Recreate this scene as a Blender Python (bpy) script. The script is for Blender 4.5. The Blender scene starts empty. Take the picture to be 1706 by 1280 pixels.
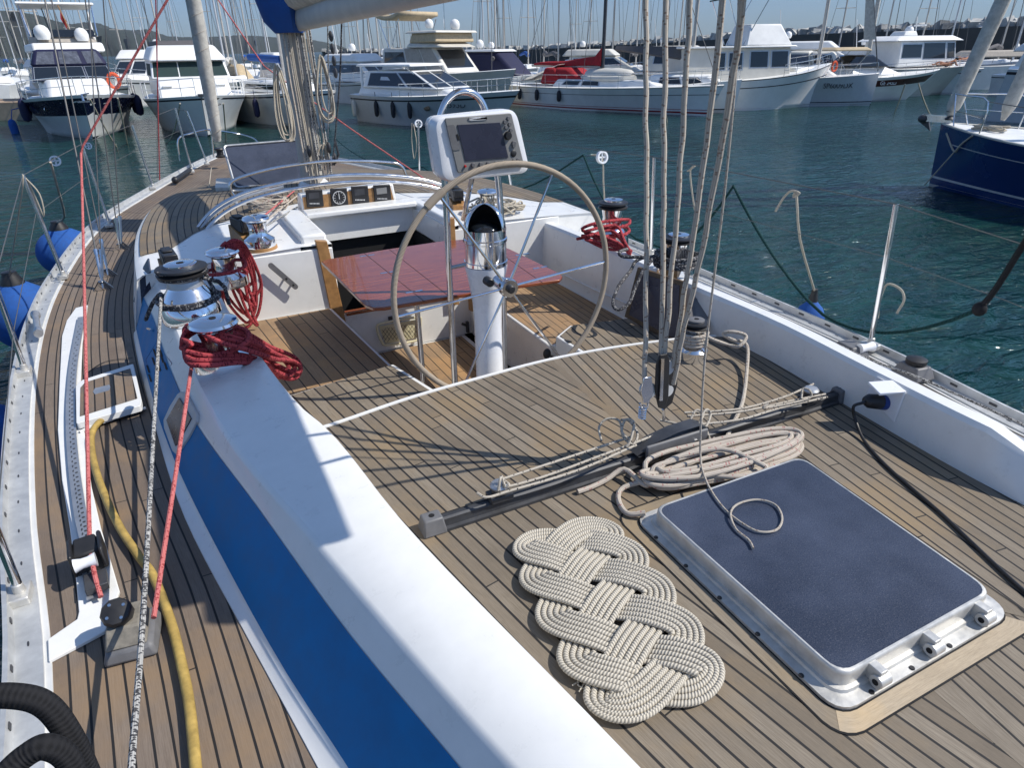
import bpy, math, random
import numpy as np
from mathutils import Vector, Matrix
from mathutils.bvhtree import BVHTree
random.seed(7)
SC = bpy.context.scene
COL = SC.collection
R = math.radians

# ------------------------------------------------------------------ camera
CZ, FPX, HOR, ROLL, YAW = 2.9, 1090.0, 80.0, -0.95, 27.0
cam = bpy.data.cameras.new('camera'); camo = bpy.data.objects.new('camera', cam); COL.objects.link(camo)
cam.sensor_width = 36.0; cam.lens = 36.0 * FPX / 1706.0
cam.clip_start = 0.05; cam.clip_end = 20000
pitch = math.atan((640 - HOR) / FPX)
CM = Matrix.Rotation(R(-YAW), 3, 'Z') @ Matrix.Rotation(math.pi / 2 - pitch, 3, 'X') @ Matrix.Rotation(R(ROLL), 3, 'Z')
camo.matrix_world = Matrix.Translation((0, 0, CZ)) @ CM.to_4x4()
SC.camera = camo
CP = Vector((0, 0, CZ))

# ------------------------------------------------------------------ world, sun, exposure
SUN_EL = R(47); SUN_AZ = math.atan2(.86, -.50)
w = bpy.data.worlds.new('World'); SC.world = w; w.use_nodes = True
nt = w.node_tree; bg = nt.nodes['Background']
sky = nt.nodes.new('ShaderNodeTexSky'); sky.sky_type = 'NISHITA'; sky.sun_disc = False
sky.sun_elevation = SUN_EL; sky.sun_rotation = SUN_AZ; sky.air_density = 1.0; sky.dust_density = 0.15; sky.ozone_density = 1.5; sky.altitude = 0
tint = nt.nodes.new('ShaderNodeMix'); tint.data_type = 'RGBA'; tint.blend_type = 'MULTIPLY'; tint.inputs[0].default_value = 1; tint.inputs[7].default_value = (1, 1, 1, 1)
wtc = nt.nodes.new('ShaderNodeTexCoord'); wsp = nt.nodes.new('ShaderNodeSeparateXYZ'); nt.links.new(wtc.outputs['Generated'], wsp.inputs[0])
wr = nt.nodes.new('ShaderNodeValToRGB'); nt.links.new(wsp.outputs[2], wr.inputs[0])
wr.color_ramp.elements[0].position = 0.0; wr.color_ramp.elements[0].color = (.19, .27, .46, 1)
wr.color_ramp.elements[1].position = .75; wr.color_ramp.elements[1].color = (.95, .95, .95, 1)
we = wr.color_ramp.elements.new(.25); we.color = (.50, .60, .78, 1)
nt.links.new(wr.outputs[0], tint.inputs[7])
nt.links.new(sky.outputs[0], tint.inputs[6]); nt.links.new(tint.outputs[2], bg.inputs[0]); bg.inputs[1].default_value = 0.14
sun = bpy.data.lights.new('sun', 'SUN'); sun.energy = 4.2; sun.angle = R(0.5); sun.color = (1, .95, .87)
suno = bpy.data.objects.new('sun', sun); COL.objects.link(suno)
sd = Vector((math.sin(SUN_AZ) * math.cos(SUN_EL), math.cos(SUN_AZ) * math.cos(SUN_EL), math.sin(SUN_EL)))
suno.rotation_euler = sd.to_track_quat('Z', 'Y').to_euler()
SC.view_settings.view_transform = 'Standard'; SC.view_settings.look = 'None'; SC.view_settings.gamma = 1
SC.view_settings.exposure = 0.27

# ------------------------------------------------------------------ picture to place helpers
def ray(x, y): return CM @ Vector(((x - 853) / FPX, -(y - 640) / FPX, -1))
def A(x, y, z): d = ray(x, y); return CP + d * ((z - CZ) / d.z)
def PY(x, y, Y): d = ray(x, y); return CP + d * (Y / d.y)
def PX(x, y, X): d = ray(x, y); return CP + d * (X / d.x)
def spl(pts):
    xs = [p[0] for p in pts]; ys = [p[1] for p in pts]; n = len(xs)
    sl = [(ys[i + 1] - ys[i]) / (xs[i + 1] - xs[i]) for i in range(n - 1)]
    m = [sl[0]] + [(sl[i - 1] + sl[i]) / 2 for i in range(1, n - 1)] + [sl[-1]]
    def f(x):
        if x <= xs[0]: return ys[0] + m[0] * (x - xs[0])
        if x >= xs[-1]: return ys[-1] + m[-1] * (x - xs[-1])
        i = max(j for j in range(n - 1) if xs[j] <= x); h = xs[i + 1] - xs[i]; t = (x - xs[i]) / h
        return (2*t**3-3*t*t+1)*ys[i] + (t**3-2*t*t+t)*h*m[i] + (-2*t**3+3*t*t)*ys[i+1] + (t**3-t*t)*h*m[i+1]
    return f
def smooth(pts, k=6, closed=False):
    P = [Vector(p) for p in pts]; n = len(P); out = []
    if n < 3 and not closed:
        return P
    rng = range(n if closed else n - 1)
    for i in rng:
        p0 = P[(i - 1) % n] if (closed or i > 0) else P[0] * 2 - P[1]
        p1 = P[i]; p2 = P[(i + 1) % n]
        p3 = P[(i + 2) % n] if (closed or i + 2 < n) else P[-1] * 2 - P[-2]
        for j in range(k):
            t = j / k
            out.append(.5 * ((2 * p1) + (p2 - p0) * t + (2*p0 - 5*p1 + 4*p2 - p3) * t*t + (3*p1 - p0 - 3*p2 + p3) * t**3))
    if not closed: out.append(P[-1])
    return out

# ------------------------------------------------------------------ mesh builder
class MB:
    def __init__(s): s.v = []; s.f = []; s.uv = []
    def add(s, vs, fs, uvs=None):
        o = len(s.v); s.v += [tuple(v) for v in vs]
        for i, f in enumerate(fs):
            s.f.append(tuple(a + o for a in f)); s.uv.append(uvs[i] if uvs else None)
        return s
    def box(s, x0, x1, y0, y1, z0, z1, M=None):
        vs = [Vector(p) for p in ((x0,y0,z0),(x1,y0,z0),(x1,y1,z0),(x0,y1,z0),(x0,y0,z1),(x1,y0,z1),(x1,y1,z1),(x0,y1,z1))]
        if M: vs = [M @ v for v in vs]
        return s.add(vs, [(0,3,2,1),(4,5,6,7),(0,1,5,4),(1,2,6,5),(2,3,7,6),(3,0,4,7)])
    def cbox(s, c, sx, sy, sz, rz=0, rx=0, ry=0):
        M = Matrix.Translation(c) @ Matrix.Rotation(rz,4,'Z') @ Matrix.Rotation(ry,4,'Y') @ Matrix.Rotation(rx,4,'X')
        return s.box(-sx/2, sx/2, -sy/2, sy/2, -sz/2, sz/2, M)
    def hexa(s, vs): return s.add(vs, [(0,3,2,1),(4,5,6,7),(0,1,5,4),(1,2,6,5),(2,3,7,6),(3,0,4,7)])
    def tube(s, pts, r, seg=8, closed=False, k=0, cap=True, rs=None):
        P = smooth(pts, k, closed) if k else [Vector(p) for p in pts]
        n = len(P); 
        if n < 2: return s
        T = []
        for i in range(n):
            a = P[(i-1) % n] if (closed or i) else P[0]; b = P[(i+1) % n] if (closed or i < n-1) else P[-1]
            t = (b - a); T.append(t.normalized() if t.length > 1e-9 else Vector((0,0,1)))
        up = Vector((0,0,1)) if abs(T[0].z) < .9 else Vector((1,0,0))
        nn = (up - T[0] * up.dot(T[0])).normalized()
        o = len(s.v); L = 0; Ls = []
        for i in range(n):
            if i:
                nn = (nn - T[i] * nn.dot(T[i])).normalized(); L += (P[i] - P[i-1]).length
            Ls.append(L); bb = T[i].cross(nn)
            rr = rs[i] if rs else (r(i / (n-1)) if callable(r) else r)
            for j in range(seg):
                a = 2 * math.pi * j / seg
                s.v.append(tuple(P[i] + (nn * math.cos(a) + bb * math.sin(a)) * rr))
        m = n if closed else n - 1
        for i in range(m):
            l0 = Ls[i]; l1 = Ls[i+1] if i + 1 < n else L + (P[0] - P[-1]).length
            for j in range(seg):
                s.f.append((o + i*seg + j, o + i*seg + (j+1) % seg, o + ((i+1) % n)*seg + (j+1) % seg, o + ((i+1) % n)*seg + j))
                s.uv.append(((l0, j/seg), (l0, (j+1)/seg), (l1, (j+1)/seg), (l1, j/seg)))
        if cap and not closed:
            s.f.append(tuple(o + j for j in range(seg))[::-1]); s.uv.append(None)
            s.f.append(tuple(o + (n-1)*seg + j for j in range(seg))); s.uv.append(None)
        return s
    def lathe(s, prof, c=(0,0,0), seg=24, M=None, cap=True):
        M = M or Matrix.Translation(c); o = len(s.v)
        for r, z in prof:
            for j in range(seg):
                a = 2*math.pi*j/seg; s.v.append(tuple(M @ Vector((r*math.cos(a), r*math.sin(a), z))))
        for i in range(len(prof)-1):
            for j in range(seg):
                s.f.append((o+i*seg+j, o+i*seg+(j+1)%seg, o+(i+1)*seg+(j+1)%seg, o+(i+1)*seg+j)); s.uv.append(None)
        if cap:
            s.f.append(tuple(o+j for j in range(seg))[::-1]); s.uv.append(None)
            s.f.append(tuple(o+(len(prof)-1)*seg+j for j in range(seg))); s.uv.append(None)
        return s
    def grid(s, rows, uvs=None, closed=False):
        o = len(s.v); n = len(rows[0])
        for r in rows: s.v += [tuple(p) for p in r]
        for i in range(len(rows)-1):
            for j in range(n if closed else n-1):
                k = (j+1) % n
                s.f.append((o+i*n+j, o+i*n+k, o+(i+1)*n+k, o+(i+1)*n+j))
                s.uv.append((uvs[i][j], uvs[i][k], uvs[i+1][k], uvs[i+1][j]) if uvs else None)
        return s
    def prism(s, poly, h, d=None):
        # poly: ring of 3D points; thickness h along -d (d defaults to up)
        d = Vector(d) if d is not None else Vector((0,0,1)); P = [Vector(p) for p in poly]; n = len(P)
        nr = Vector((0,0,0))
        for i in range(n): nr += P[i].cross(P[(i+1) % n])
        if nr.dot(d) < 0: P = P[::-1]
        o = len(s.v); s.v += [tuple(p) for p in P] + [tuple(p - d*h) for p in P]
        s.f.append(tuple(range(o, o+n))); s.uv.append(None)
        s.f.append(tuple(range(o+2*n-1, o+n-1, -1))); s.uv.append(None)
        for i in range(n):
            j = (i+1) % n; s.f.append((o+j, o+i, o+n+i, o+n+j)); s.uv.append(None)
        return s
    def ball(s, c, r, seg=12, sc=(1,1,1)):
        pr = [(max(1e-4, math.sin(math.pi*i/8))*r, -math.cos(math.pi*i/8)*r) for i in range(9)]
        M = Matrix.Translation(c) @ Matrix.Diagonal((*sc, 1))
        return s.lathe(pr, seg=seg, M=M, cap=False)
    def bvh(s): return BVHTree.FromPolygons([Vector(v) for v in s.v], s.f)

WL = {}
def root(name, loc, label, cat, group=None, rz=0):
    o = bpy.data.objects.new(name, None); COL.objects.link(o); o.location = loc; o.rotation_euler = (0,0,rz); o.empty_display_size = .2
    WL[o.name] = Vector(loc); tag(o, label, cat, group); return o
def tag(o, label=None, cat=None, group=None, kind=None):
    if label: o['label'] = label
    if cat: o['category'] = cat
    if group: o['group'] = group
    if kind: o['kind'] = kind
    return o
def obj(name, mb, mat, parent=None, sharp=40, bev=0, local=False, label=None):
    me = bpy.data.meshes.new(name)
    off = Vector((0,0,0)) if (parent is None or local) else WL[parent.name]
    me.from_pydata([tuple(Vector(v) - off) for v in mb.v], [], mb.f)
    if any(u is not None for u in mb.uv):
        ul = me.uv_layers.new(name='UVMap'); li = 0
        for p, u in zip(mb.f, mb.uv):
            for k in range(len(p)):
                if u: ul.data[li].uv = u[k]
                li += 1
    me.polygons.foreach_set('use_smooth', [True]*len(me.polygons)); me.update()
    me.set_sharp_from_angle(angle=R(sharp))
    me.materials.append(mat)
    o = bpy.data.objects.new(name, me); COL.objects.link(o)
    if parent: o.parent = parent; WL[o.name] = Vector((0,0,0)) if local else off
    else: WL[o.name] = Vector((0,0,0))
    if bev:
        b = o.modifiers.new('bevel', 'BEVEL'); b.width = bev; b.segments = 2; b.limit_method = 'ANGLE'; b.angle_limit = R(35)
    if label: o['label'] = label
    return o
def thing(name, mb, mat, label, cat, group=None, **k):
    return tag(obj(name, mb, mat, None, **k), label, cat, group)
def struct(name, mb, mat, **k): return tag(obj(name, mb, mat, None, **k), kind='structure')

# ------------------------------------------------------------------ materials
def nd(nt, t, ins=None, **pr):
    n = nt.nodes.new('ShaderNode' + t)
    for k, v in pr.items(): setattr(n, k, v)
    for k, v in (ins or {}).items():
        if hasattr(v, 'is_output') : nt.links.new(v, n.inputs[k])
        elif hasattr(v, 'outputs'): nt.links.new(v.outputs[0], n.inputs[k])
        else: n.inputs[k].default_value = v
    return n
def mth(nt, op, a, b=0, c=None):
    i = {0: a, 1: b}
    if c is not None: i[2] = c
    return nd(nt, 'Math', i, operation=op)
def base(name, col=(.8,.8,.8), rough=.5, metal=0, **k):
    m = bpy.data.materials.new(name); m.use_nodes = True; nt = m.node_tree; b = nt.nodes['Principled BSDF']
    b.inputs['Base Color'].default_value = (*col, 1); b.inputs['Roughness'].default_value = rough; b.inputs['Metallic'].default_value = metal
    for kk, v in k.items(): b.inputs[kk.replace('_', ' ')].default_value = v
    return m, nt, b
def mixc(nt, f, a, b, mode='MIX'):
    n = nd(nt, 'Mix', data_type='RGBA', blend_type=mode)
    for k, v in ((0, f), (6, a), (7, b)):
        if hasattr(v, 'outputs'): nt.links.new(v.outputs[2] if v.type == 'MIX' else v.outputs[0], n.inputs[k])
        elif hasattr(v, 'is_output'): nt.links.new(v, n.inputs[k])
        elif k == 0: n.inputs[k].default_value = v
        else: n.inputs[k].default_value = (*v, 1)
    return n
def setc(nt, b, c): nt.links.new(c.outputs[2] if c.type == 'MIX' else c.outputs[0], b.inputs['Base Color'])
def plain(name, col, rough=.5, metal=0, var=.12, sc=6, bump=0, bsc=60, **k):
    m, nt, b = base(name, col, rough, metal, **k)
    tc = nd(nt, 'TexCoord'); ns = nd(nt, 'TexNoise', {'Vector': tc.outputs['Object'], 'Scale': sc, 'Detail': 6, 'Roughness': .65})
    rr = nd(nt, 'MapRange', {0: ns, 1: .3, 2: .7})
    c = mixc(nt, rr, tuple(x*(1-var) for x in col), tuple(min(1, x*(1+var*.6)) for x in col)); setc(nt, b, c)
    r2 = nd(nt, 'MapRange', {0: ns, 1: .3, 2: .75, 3: max(0, rough-.06), 4: min(1, rough+.14)}); nt.links.new(r2.outputs[0], b.inputs['Roughness'])
    if bump:
        n2 = nd(nt, 'TexNoise', {'Vector': tc.outputs['Object'], 'Scale': bsc, 'Detail': 4})
        bp = nd(nt, 'Bump', {'Height': n2, 'Strength': bump, 'Distance': .004}); nt.links.new(bp.outputs[0], b.inputs['Normal'])
    return m
def teak(name, c1, c2, seam=.15, scale=1.0):
    m, nt, b = base(name, c1, .75)
    uv = nd(nt, 'UVMap'); sp = nd(nt, 'SeparateXYZ', {0: uv}); u, v = sp.outputs[0], sp.outputs[1]
    fl = mth(nt, 'FLOOR', u); fr = mth(nt, 'FRACT', u)
    wn = nd(nt, 'TexWhiteNoise', {'W': fl}, noise_dimensions='1D')
    joint = mth(nt, 'ADD', mth(nt, 'MULTIPLY', wn, 7.3), mth(nt, 'MULTIPLY', v, .45))
    jf = mth(nt, 'FLOOR', joint)
    cv = nd(nt, 'CombineXYZ', {0: fl, 1: jf})
    wn2 = nd(nt, 'TexWhiteNoise', {'Vector': cv}, noise_dimensions='2D')
    gv = nd(nt, 'CombineXYZ', {0: mth(nt, 'MULTIPLY', u, 9.0), 1: mth(nt, 'MULTIPLY', v, 5.0), 2: mth(nt, 'MULTIPLY', fl, 3.7)})
    g = nd(nt, 'TexNoise', {'Vector': gv, 'Scale': 2.2, 'Detail': 8, 'Roughness': .7})
    gf = nd(nt, 'CombineXYZ', {0: mth(nt, 'MULTIPLY', u, 28.0), 1: mth(nt, 'MULTIPLY', v, 22.0)})
    g2 = nd(nt, 'TexNoise', {'Vector': gf, 'Scale': 1.6, 'Detail': 5, 'Roughness': .8})
    tc = nd(nt, 'TexCoord'); big = nd(nt, 'TexNoise', {'Vector': tc.outputs['Object'], 'Scale': 2.1, 'Detail': 5, 'Roughness': .6})
    c = mixc(nt, wn2, c1, c2)
    c = mixc(nt, nd(nt, 'MapRange', {0: g, 1: .3, 2: .72}), tuple(x*.62 for x in c1), c)
    c = mixc(nt, nd(nt, 'MapRange', {0: g2, 1: .35, 2: .72, 3: 0, 4: .7}), c, tuple(min(1, x*1.45) for x in c1))
    c = mixc(nt, nd(nt, 'MapRange', {0: big, 1: .50, 2: .68, 3: 0, 4: .6}), c, (c1[0]*1.75, c1[1]*1.5, c1[2]*1.05))
    c = mixc(nt, nd(nt, 'MapRange', {0: big, 1: .46, 2: .3, 3: 0, 4: .45}), c, (c1[0]*.55, c1[1]*.55, c1[2]*.56))
    # wander of the caulk edge, then the black seam itself
    wv = mth(nt, 'MULTIPLY', mth(nt, 'SUBTRACT', g, .5), .03)
    d = mth(nt, 'ABSOLUTE', mth(nt, 'SUBTRACT', mth(nt, 'ADD', fr, wv), .5))
    sm = nd(nt, 'MapRange', {0: d, 1: .5 - seam/2 - .012, 2: .5 - seam/2 + .012})
    jd = mth(nt, 'LESS_THAN', mth(nt, 'FRACT', joint), .0022 if seam else 0)
    c = mixc(nt, mth(nt, 'MAXIMUM', sm, jd), c, (.012, .011, .011)); setc(nt, b, c)
    h = mth(nt, 'ADD', mth(nt, 'MULTIPLY', sm, -1.0), mth(nt, 'MULTIPLY', g2, .6))
    bp = nd(nt, 'Bump', {'Height': h, 'Strength': .5, 'Distance': .0015}); nt.links.new(bp.outputs[0], b.inputs['Normal'])
    return m
def rope(name, col, fleck=None, amt=.2, k=220, dirt=.25, nv=6, bump=.9, rough=.85, mode=0):
    # UV: u metres along, v once around
    m, nt, b = base(name, col, rough); b.inputs['Specular IOR Level'].default_value = .2
    uv = nd(nt, 'UVMap'); sp = nd(nt, 'SeparateXYZ', {0: uv}); u, v = sp.outputs[0], sp.outputs[1]
    uk = mth(nt, 'MULTIPLY', u, k); vk = mth(nt, 'MULTIPLY', v, nv)
    a = mth(nt, 'ADD', uk, vk); d = mth(nt, 'SUBTRACT', uk, vk)
    sa = mth(nt, 'SINE', mth(nt, 'MULTIPLY', a, 6.2832)); sd_ = mth(nt, 'SINE', mth(nt, 'MULTIPLY', d, 6.2832))
    h = mth(nt, 'MULTIPLY', sa, sd_) if mode == 0 else sa
    h = mth(nt, 'MULTIPLY_ADD', h, .5, .5)
    tc = nd(nt, 'TexCoord'); ns = nd(nt, 'TexNoise', {'Vector': tc.outputs['Object'], 'Scale': 9, 'Detail': 6})
    n3 = nd(nt, 'TexNoise', {'Vector': tc.outputs['Object'], 'Scale': 400, 'Detail': 2})
    c = mixc(nt, nd(nt, 'MapRange', {0: h, 1: .0, 2: .6}), tuple(x*.5 for x in col), col)
    if fleck:
        cv = nd(nt, 'CombineXYZ', {0: mth(nt, 'FLOOR', a), 1: mth(nt, 'FLOOR', d)})
        wn = nd(nt, 'TexWhiteNoise', {'Vector': cv}, noise_dimensions='2D')
        c = mixc(nt, mth(nt, 'LESS_THAN', wn, amt), c, fleck)
    c = mixc(nt, nd(nt, 'MapRange', {0: ns, 1: .45, 2: .75, 3: 0, 4: dirt}), c, tuple(x*.45 for x in col))
    setc(nt, b, c)
    hh = mth(nt, 'ADD', h, mth(nt, 'MULTIPLY', n3, .3))
    bp = nd(nt, 'Bump', {'Height': hh, 'Strength': bump, 'Distance': .002}); nt.links.new(bp.outputs[0], b.inputs['Normal'])
    return m

M = {}
M['gel'] = plain('white_gelcoat', (.77,.77,.75), .30, var=.05, sc=9, Coat_Weight=.25, bump=.08, bsc=9)
M['gel2'] = plain('white_paint', (.72,.72,.70), .4, var=.12, sc=5)
M['blue'] = plain('blue_stripe_paint', (.004,.165,.40), .5, var=.14, sc=9, Specular_IOR_Level=.22)
M['teak'] = teak('weathered_teak', (.160,.128,.092), (.345,.298,.232))
M['teak2'] = teak('seat_teak', (.26,.17,.095), (.34,.235,.145), seam=.09)
M['teak3'] = teak('side_deck_teak', (.155,.118,.090), (.295,.243,.192))
M['margin'] = teak('margin_teak', (.19,.155,.112), (.31,.265,.205), seam=0)
M['wood'] = plain('oiled_teak', (.36,.19,.07), .45, var=.35, sc=25)
M['woodpale'] = teak('bleached_teak', (.40,.32,.22), (.46,.38,.28), seam=0)
mm, nt, b = base('varnished_mahogany', (.24,.045,.018), .2, Coat_Weight=.45, Coat_Roughness=.05)
tc = nd(nt, 'TexCoord'); mp_ = nd(nt, 'Mapping', {0: tc.outputs['Object'], 3: (2.5, 34, 34)}); g_ = nd(nt, 'TexNoise', {'Vector': mp_, 'Scale': 1.6, 'Detail': 7, 'Roughness': .65})
setc(nt, b, mixc(nt, nd(nt, 'MapRange', {0: g_, 1: .3, 2: .7}), (.12,.022,.009), (.34,.095,.030))); M['mahog'] = mm
M['steel'] = plain('polished_steel', (.72,.72,.73), .12, 1, var=.1, sc=8)
M['chrome'] = plain('chrome', (.82,.83,.85), .07, 1, var=.05, sc=6)
M['alu'] = plain('anodised_aluminium', (.50,.51,.52), .38, .75, var=.15, sc=14, bump=.1)
M['aluw'] = plain('worn_aluminium_frame', (.60,.59,.56), .45, .55, var=.2, sc=18, bump=.2)
M['rail'] = plain('toe_rail_aluminium', (.56,.57,.57), .42, .45, var=.2, sc=12)
M['black'] = plain('black_plastic', (.018,.018,.02), .45, var=.3, sc=20)
M['dark'] = plain('shade_and_joint_black', (.006,.006,.007), .8)  # near-black: painted shade of openings, also caulk and joints
M['dgrey'] = plain('dark_anodised_track', (.06,.062,.068), .42, .3, var=.25, sc=15)
M['grey'] = plain('grey_plastic', (.14,.14,.145), .5, var=.2, sc=20)
M['bezel'] = plain('grey_bezel', (.21,.21,.205), .45, var=.06)
M['lgrey'] = plain('pale_grey_plastic', (.55,.55,.54), .5)
M['screen'] = plain('unlit_screen', (.03,.032,.055), .25, var=.1)
M['cream'] = plain('cream_plastic', (.68,.63,.42), .5)
M['pod'] = plain('pod_white', (.80,.81,.83), .25, var=.03, Coat_Weight=.4)
M['fender'] = plain('fender_blue_cloth', (.012,.085,.33), .8, var=.2, sc=25, bump=.4, bsc=300)
M['canvasblue'] = plain('blue_canvas', (.01,.075,.30), .8, var=.2, bump=.3)
M['navy'] = plain('navy_canvas', (.008,.01,.05), .7, var=.3, bump=.3)
M['sailgrey'] = plain('grey_sail_cover', (.52,.50,.45), .8, var=.3, sc=9, bump=.8, bsc=24)
M['mastalu'] = plain('mast_aluminium', (.52,.49,.44), .5, .15, var=.15)
M['hose'] = plain('yellow_hose', (.42,.29,.08), .5, var=.4, sc=22)
M['matrope'] = rope('cotton_mat_rope', (.60,.55,.46), None, k=110, nv=1.5, dirt=.2, mode=1, bump=1.0)
M['rwhite'] = rope('white_rope_flecked', (.60,.53,.45), (.42,.22,.20), .05, k=150, nv=4)
M['rblack'] = rope('white_rope_black_flecks', (.62,.56,.47), (.015,.015,.02), .09, k=150, nv=3)
M['rsheet'] = rope('grey_beige_sheet', (.60,.54,.46), (.30,.22,.17), .09, k=150, nv=4)
M['rred'] = rope('red_rope', (.50,.075,.085), (.12,.01,.02), .22, k=170, nv=4, dirt=.35)
M['rredl'] = rope('pink_red_rope', (.70,.21,.20), (.35,.06,.06), .2, k=170, nv=4, dirt=.15)
M['rgrey'] = rope('salt_pepper_rope', (.56,.55,.52), (.06,.06,.065), .40, k=170, nv=4)
M['rdark'] = rope('charcoal_rope', (.06,.06,.068), (.35,.34,.33), .22, k=170, nv=4)
M['rblk'] = rope('black_mooring_rope', (.018,.018,.02), None, k=60, nv=3, bump=1.0)
M['rgreen'] = rope('dark_green_rope', (.008,.045,.045), None, k=40, nv=1.5, mode=1)
M['rcream'] = rope('cream_line', (.58,.52,.42), None, k=150, nv=3)
M['rwheel'] = rope('wheel_rope_binding', (.44,.37,.29), None, k=160, nv=1, mode=1, dirt=.35, bump=.7)
M['wire'] = plain('rigging_wire', (.12,.12,.12), .5, .3)
def glassy(name, col, rough=.08):
    m, nt, b = base(name, col, rough); b.inputs['Specular IOR Level'].default_value = .8; return m
M['glass'] = glassy('dark_window_glass', (.012,.016,.022), .06)
m, nt, b = base('dusty_acrylic', (.05,.06,.12), .3)
tc = nd(nt, 'TexCoord'); n1 = nd(nt, 'TexNoise', {'Vector': tc.outputs['Object'], 'Scale': 3.2, 'Detail': 6, 'Roughness': .6}); n2 = nd(nt, 'TexNoise', {'Vector': tc.outputs['Object'], 'Scale': 260, 'Detail': 3, 'Roughness': .7})
c = mixc(nt, nd(nt, 'MapRange', {0: n1, 1: .35, 2: .7}), (.022,.029,.050), (.050,.062,.098))
c = mixc(nt, nd(nt, 'MapRange', {0: n2, 1: .55, 2: .72, 3: 0, 4: .35}), c, (.24,.26,.31)); setc(nt, b, c)
nt.links.new(nd(nt, 'MapRange', {0: n2, 1: .3, 2: .7, 3: .2, 4: .55}).outputs[0], b.inputs['Roughness'])
M['acryl'] = m
m, nt, b = base('sea_water', (.004,.035,.038), .04); b.inputs['IOR'].default_value = 1.33
tc = nd(nt, 'TexCoord')
mp = nd(nt, 'Mapping', {0: tc.outputs['Object'], 2: (0,0,R(25)), 3: (1.0, 2.2, 1.0)})
w1 = nd(nt, 'TexNoise', {'Vector': mp, 'Scale': 1.1, 'Detail': 4, 'Roughness': .5, 'Distortion': .6})
w2 = nd(nt, 'TexNoise', {'Vector': mp, 'Scale': 3.2, 'Detail': 4, 'Roughness': .55, 'Distortion': .8})
big = nd(nt, 'TexNoise', {'Vector': tc.outputs['Object'], 'Scale': .10, 'Detail': 3})
hh = mth(nt, 'ADD', mth(nt, 'MULTIPLY', w1, 1.3), mth(nt, 'MULTIPLY', mth(nt, 'MULTIPLY', w2, .8), nd(nt, 'MapRange', {0: big, 1: .36, 2: .66, 3: .25, 4: 1.5})))
bp = nd(nt, 'Bump', {'Height': hh, 'Strength': .9, 'Distance': .19}); nt.links.new(bp.outputs[0], b.inputs['Normal'])
c = mixc(nt, nd(nt, 'MapRange', {0: w1, 1: .35, 2: .7}), (.004,.027,.026), (.009,.051,.045)); setc(nt, b, c)
M['water'] = m
# ================================================================== THE YACHT UNDERFOOT
S, D, XC = 1.2, 1.35, 1.45
zS = spl([(-1, 1.2), (6.5, 1.2), (9, 1.22), (12, 1.29), (13.5, 1.33)])
railP = spl([(-.8,-.42),(.5,-.55),(1.96,-.67),(2.85,-.80),(4.3,-.94),(5.5,-.985),(6.5,-.95),(8.7,-.67),(10.1,-.2),(12.2,.65),(12.9,1.02),(13.5,1.44)])
railS = spl([(-.8,3.22),(.5,3.35),(1.27,3.42),(2.19,3.58),(3.85,3.70),(5.5,3.78),(6.6,3.76),(8.7,3.52),(10.1,3.1),(12.2,2.2),(12.9,1.85),(13.5,1.46)])
foot = spl([(-.8,.40),(.3,.20),(1.2,.04),(1.72,-.06),(2.54,-.21),(3.34,-.29),(5.08,-.40),(6.5,-.37),(8.0,-.14),(9.5,.36),(10.8,.9),(11.7,1.35)])
footS = lambda Y: 2 * 1.52 - foot(Y)
yacht = root('sailing_yacht', (1.45, 0, 0), 'white sailing yacht in the foreground with teak decks and a blue stripe along its coaming', 'yacht')
def frange(a, b, n): return [a + (b-a)*i/(n-1) for i in range(n)]
YS = frange(-.8, 13.5, 90)
# hull topsides
mb = MB()
for rl, sg in ((railP, -1), (railS, 1)):
    rows = []
    for Y in YS:
        x = rl(Y) + sg*.10; q = 1 - max(0, (Y-9)/4.6)**1.6
        rows.append([(x - sg*.02, Y, zS(Y)-.01), (x + sg*.015, Y, zS(Y)-.03), (x + sg*.0, Y, .7), (x - sg*.25*q, Y-.0, .15), (x - sg*.8*q, Y, -.3)])
    if sg > 0: rows = [r[::-1] for r in rows]
    mb.grid(rows)
mb.prism([(railP(-.8)-.1,-.8,zS(0)-.03),(railS(-.8)+.1,-.8,zS(0)-.03),(railS(-.8)-.3,-.8,-.3),(railP(-.8)+.3,-.8,-.3)], .05, (0,-1,0))
obj('hull', mb, M['gel'], yacht)
# side decks (planks follow the rail)
PW = .048
def sidedeck(Ya, Yb, n):
    mb = MB()
    for rl, ft, sg in ((railP, foot, 1), (railS, footS, -1)):
        rows = []; uvs = []
        for Y in frange(Ya, Yb, n):
            a = rl(Y) + sg*.015; b = ft(min(Y, 11.6)) + sg*.03
            if (b-a)*sg < .02: b = a + sg*.02
            row = []; uv = []
            for j in range(7):
                x = a + (b-a)*j/6; row.append((x, Y, zS(Y))); uv.append((abs(x-a)/PW, Y))
            rows.append(row if sg < 0 else row[::-1]); uvs.append(uv if sg < 0 else uv[::-1])
        mb.grid(rows, uvs)
    return mb
obj('side_deck', sidedeck(-.8, 11.5, 90), M['teak3'], yacht)
mb = MB(); rows = []; uvs = []
for Y in frange(11.5, 13.45, 12):
    a, b = railP(Y), railS(Y); rows.append([(a+(b-a)*j/8, Y, zS(Y)+.002) for j in range(9)][::-1]); uvs.append([((b-a)*j/8/PW, Y) for j in range(9)][::-1])
obj('foredeck', mb.grid(rows, uvs), M['teak3'], yacht)
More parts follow.
